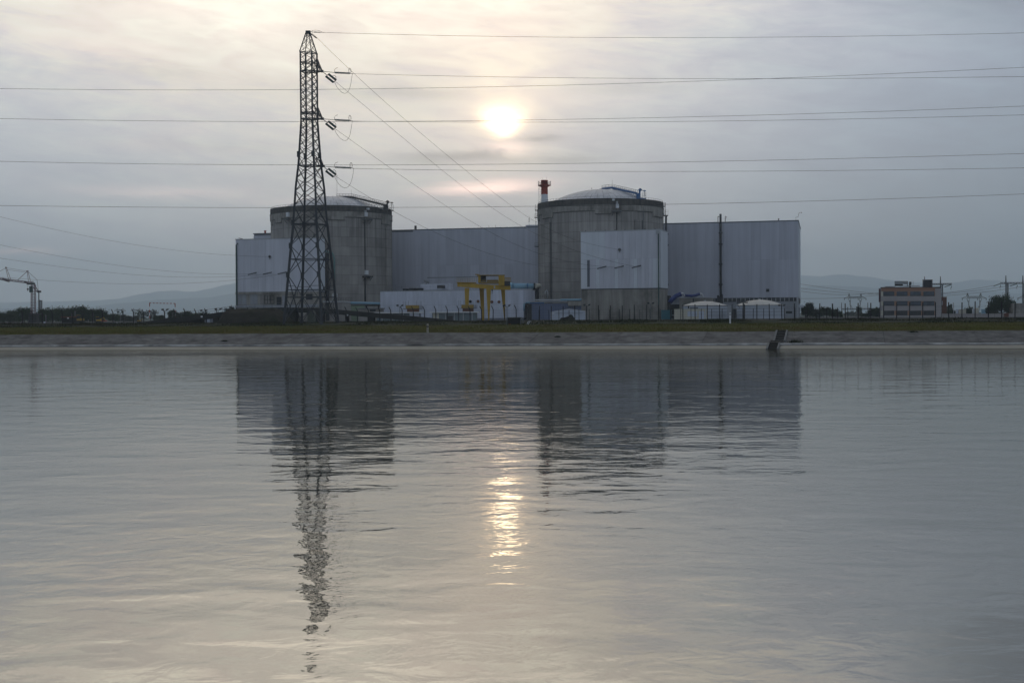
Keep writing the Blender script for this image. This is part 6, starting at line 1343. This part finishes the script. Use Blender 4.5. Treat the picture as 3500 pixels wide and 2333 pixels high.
# far pylons
def portal(cx, y0, Yq, sc_, label):
    r = thing('portal_pylon', label, 'pylon', loc=tuple(at(cx, 1084, Yq)), group='distant portal pylons'); k = sc_
    def q(dx, dy, e=0): return at(cx+dx*k, y0+dy*k, Yq)+Vector((0, e, 0))
    w = .35*Yq/1300; mb = MB()
    for (a, b2) in (((-44, 19), (-26, 12)), ((-26, 12), (26, 12)), ((26, 12), (44, 19)), ((-44, 19), (44, 19)), ((-26, 12), (-24, 0)), ((-20, 12), (-24, 0)), ((26, 12), (24, 0)), ((20, 12), (24, 0))): mb.bar(q(*a), q(*b2), w); mb.bar(q(*a, 1.5), q(*b2, 1.5), w)
    for i in range(11):
        xa = -26+i*4.73; mb.bar(q(xa, 19), q(xa+2.36, 12), w*.8); mb.bar(q(xa+2.36, 12), q(xa+4.73, 19), w*.8)
    mb.build('crossbeam', M['lattice'], r)
    for s_ in (-1, 1):
        mb = MB(); 
        for (a, b2) in (((-27, 19), (-20, 40)), ((-18, 19), (-19, 40)), ((-20, 40), (-8, 68)), ((-22, 40), (-13, 82)), ((-20, 40), (-2, 82)), ((-25, 25), (-18, 33)), ((-17, 28), (-23, 33)), ((-21, 46), (-15, 52)), ((-17, 48), (-20, 55))): mb.bar(q(a[0]*-s_, a[1]), q(b2[0]*-s_, b2[1]), w*1.1)
        mb.build('leg', M['lattice'], r)
    mb = MB()
    for dx_ in (-43, 12, 43): mb.bar(q(dx_, 19), q(dx_, 26), w*1.6)
    mb.build('insulators', M['glassins'], r)
portal(2923, 1003, 1500, 0.86, 'cat head lattice pylon between the turbine hall and the office'); portal(3330, 1001, 1500, 0.95, 'cat head lattice pylon right of the office building'); portal(3520, 1001, 1500, 0.95, 'cat head lattice pylon cut by the right picture edge')
portal(410, 1053, 3000, 0.42, 'tiny faint portal pylon behind the leftmost floodlight'); portal(466, 1053, 3000, 0.42, 'tiny faint portal pylon left of the height barrier')
def hmast(xs, yt, yb_, arm, Yq, label):
    r = thing('gantry_mast', label, 'pylon', loc=tuple(at(xs[0], 1084, Yq)))
    for x in xs:
        mb = MB(); w = 1.1; a = at(x, 1088, Yq); b2 = at(x, yb_, Yq)
        truss(mb, (a.x, Yq, G), (a.x, Yq, b2.z), 1.5, 1.5, 16, .25); mb.tube([b2, at(x, yt, Yq)], [.55, .25], 6); mb.build('mast', M['lattice'], r)
    mb = MB(); truss(mb, at(arm[0], yb_+2, Yq), at(arm[1], yb_+1, Yq), 1.2, 1.0, 14, .22); mb.build('crossbeam', M['lattice'], r)
    mb = MB()
    for x in arm[2:]:
        a = at(x, yb_+1, Yq); mb.bar(a, a+Vector((-5, 0, -1.7)), .55); mb.tube([at(x, yb_+6, Yq), at(x-3, yb_+14, Yq), at(x-1, yb_+20, Yq)], .12, 5); mb.tube([at(x-1, yb_+5, Yq), at(x+1, yb_+10, Yq), at(x-2, yb_+14, Yq)], .2, 5)
    mb.build('insulators', M['glassins'], r)
hmast((3438, 3496), 941, 968, (3419, 3560, 3420, 3477), 900, 'tall twin masted line gantry near the right picture edge'); hmast((3214.5,), 944, 971.5, (3166, 3253, 3252), 900, 'single tall gantry mast rising behind the right end of the office')
gt = thing('switchyard_gantry', 'thin pale switchyard gantry below the cat head pylon by the hall', 'gantry', loc=tuple(at(2920, 1084, 800)))
for x in (2876.5, 2966): mb = MB(); a = at(x, 1088, 800); mb.bar((a.x, 800, G), at(x, 1034, 800), .35); mb.build('mast', M['lattice'], gt)
mb = MB(); truss(mb, at(2876, 1058, 800), at(3000, 1057, 800), .7, .7, 26, .14); mb.build('crossbeam', M['lattice'], gt)
for x, y, lab in ((2846.5, 1037, 'short dark pole left of the switchyard gantry'), (3333.5, 1029, 'slim pole seen through the right cat head pylon'), (3259.5, 1034, 'striped pale antenna pole right of the office building')):
    mb = MB(); a = at(x, 1088, 500); b2 = at(x, y, 500); mb.tube([(a.x, 500, G), b2], .14, 6)
    if x > 3250 and x < 3300:
        for i in range(8): mb.bar(b2-Vector((.55, 0, i*.36)), b2+Vector((.05, 0, -i*.36)), .09)
    o = mb.build('pole', M['palesteel' if 3250 < x < 3300 else 'darksteel']); o['label'] = lab; o['category'] = 'pole'
g5 = 'far conductors right of the plant'
for pts_, lab in (([(2500, 940), (2745, 972), (2860, 988), (3010, 1004), (3100, 1008)], 'top far wire leaving the right end of the turbine hall'), ([(2500, 964), (2745, 986), (2900, 1001), (3010, 1006), (3100, 1006)], 'second far wire leaving the right end of the turbine hall'), ([(2500, 985), (2745, 996), (2900, 1007), (3010, 1000), (3100, 990)], 'third far wire crossing behind the cat head pylon'), ([(2500, 1024), (2745, 1020), (2890, 1017), (3010, 1008), (3100, 1000)], 'lowest far wire right of the turbine hall')):
    wire([(a, b2, 900) for a, b2 in pts_], lab, g5, r=0.10)
for pts_, lab in (([(3100, 1011), (3219, 1002), (3310, 990), (3404, 974.5)], 'top far wire rising right of the office to the gantry'), ([(3100, 1013), (3219, 1005), (3340, 992), (3460, 974)], 'middle far wire rising right of the office'), ([(3100, 1016), (3219, 1011), (3360, 998), (3500, 978)], 'lowest far wire rising right of the office')):
    wire([(a, b2, 900) for a, b2 in pts_], lab, 'far conductors right of the office', r=0.10)
# ================================================================== things on the berm
def post(x, yt, yb_, w, s_off, label, mt='white', name='marker_post', cap=True):
    a = atz(x, yb_, gz(s_off)); zt = at(x, yt, a.y).z; ww = w/2*a.y/F; mb = MB()
    mb.lathe((a.x, a.y), [(ww, a.z-.2), (ww, zt-ww*.8), (ww*.7, zt-ww*.3), (ww*.2, zt)], 12); mb.box(a.x-ww*1.02, a.x+ww*1.02, a.y-ww*1.04, a.y-ww*.7, zt-3.2*ww, zt-2.1*ww, 1); return mb.build(name, [M[mt], M['darksteel']], label=label, category='marker post')
post(1462, 1105.5, 1132.5, 7.5, 6, 'stubby white kilometre marker post standing in the berm grass', 'bandconc'); post(2495.5, 1068, 1100, 5, 40, 'slim white marker post in front of the two storage tanks')
for (xa, ya, xb, yb_) in ((1794, 1115, 1806, 1098),):
    for d, lab in ((0, 'left one of two pale slanting pipes on the berm'), (5, 'right one of two pale slanting pipes on the berm')):
        mb = MB(); p, q = at(xa+d*.7, ya, 205), at(xb+d, ya-17, 206.5); mb.tube([p-Vector((0, 0, .3)), q, q+Vector((.25, 0, 0))], .055, 7); o = mb.build('slanting_pipe', M['palesteel']); o['label'] = lab; o['category'] = 'pipe'
sh = thing('gauge_shelter', 'small dark open shelter with pale posts on the berm right of the crane', 'shelter', loc=tuple(at(1760, 1115, 208)))
for x, y in ((1732, 1116), (1779, 1112), (1785, 1112), (1789, 1110)): mb = MB(); a = at(x, y, 208); b2 = at(x, 1085, 208); mb.bar((a.x, 208, 2.9), b2, .09); mb.build('post', M['greysteel'], sh)
mb = MB(); bx(mb, 1734, 1786, 1083.5, 1086, 207.8, 1.6); mb.build('roof', M['cream2'], sh); mb = MB(); bx(mb, 1735, 1780, 1086, 1112, 208.9, .1, 3.0); mb.build('back_panel', M['darksteel'], sh)
mb = MB(); bx(mb, 1739, 1747, 1106, 1111, 208.3, .4, 3.0); o = mb.build('red_box', M['red']); o['label'] = 'small red box inside the dark shelter'; o['category'] = 'box'
for x, yt, yb_, lab in ((1802, 1070, 1100, 'pale tall stake beside the slanting pipes'), (2412.5, 1106, 1116, 'tiny pale peg in the berm grass')): pass
rnd = random.Random(3)
for (x, y, wh) in ((1977, 1108, 'before the right end of the grey tent'), (2104, 1110, 'before the middle of the stained fuel building base'), (2231, 1107, 'before the right corner of the fuel building'), (2324, 1109, 'before the cream kiosk'), (2427, 1110, 'just right of the cream kiosk'), (2470, 1108, 'left of the slim white marker post'), (1855, 1109, 'before the dark blue shed')):
    mb = MB(); a = at(x, y+4, 212); mb.bar((a.x, 212, 2.9), (a.x+rnd.uniform(-.1, .15), 212, a.z+.5), .05); mb.build('survey_peg', M['greysteel'], label='tiny pale survey peg in the grass '+wh, category='peg', group='row of survey pegs on the berm')

# small tufts rooted in the bank joints
M['tuft'] = M['weeds']
for (x, f, w_, h_, lab) in ((2729, 0.10, 1.3, 0.55, 'dark weed tuft growing on the bank just right of the steps'), (1885, 0.6, .5, .25, 'small weed tuft on the bank below the dark shelter'), (640, 0.35, .6, .22, 'small weed tuft on the bank left of the pylon'), (3120, 0.9, .9, .25, 'weed tuft hanging over the top of the bank below the office')):
    rnd = random.Random(x); c = bankpt(x, f); mb = MB()
    for _ in range(160):
        q = c+Vector((rnd.gauss(0, w_*.4), rnd.gauss(0, .2), 0)); hh = h_*rnd.uniform(.4, 1)*math.exp(-((q.x-c.x)/w_)**2); a = rnd.random()*3.14
        mb.add([q+Vector((-.04*math.cos(a), -.04*math.sin(a), -.05)), q+Vector((.04*math.cos(a), .04*math.sin(a), -.05)), q+Vector((rnd.gauss(0, .12), rnd.gauss(0, .1)-.05, hh))], [(0, 1, 2)])
    mb.build('weed_tuft', M['tuft'], label=lab, category='weeds')
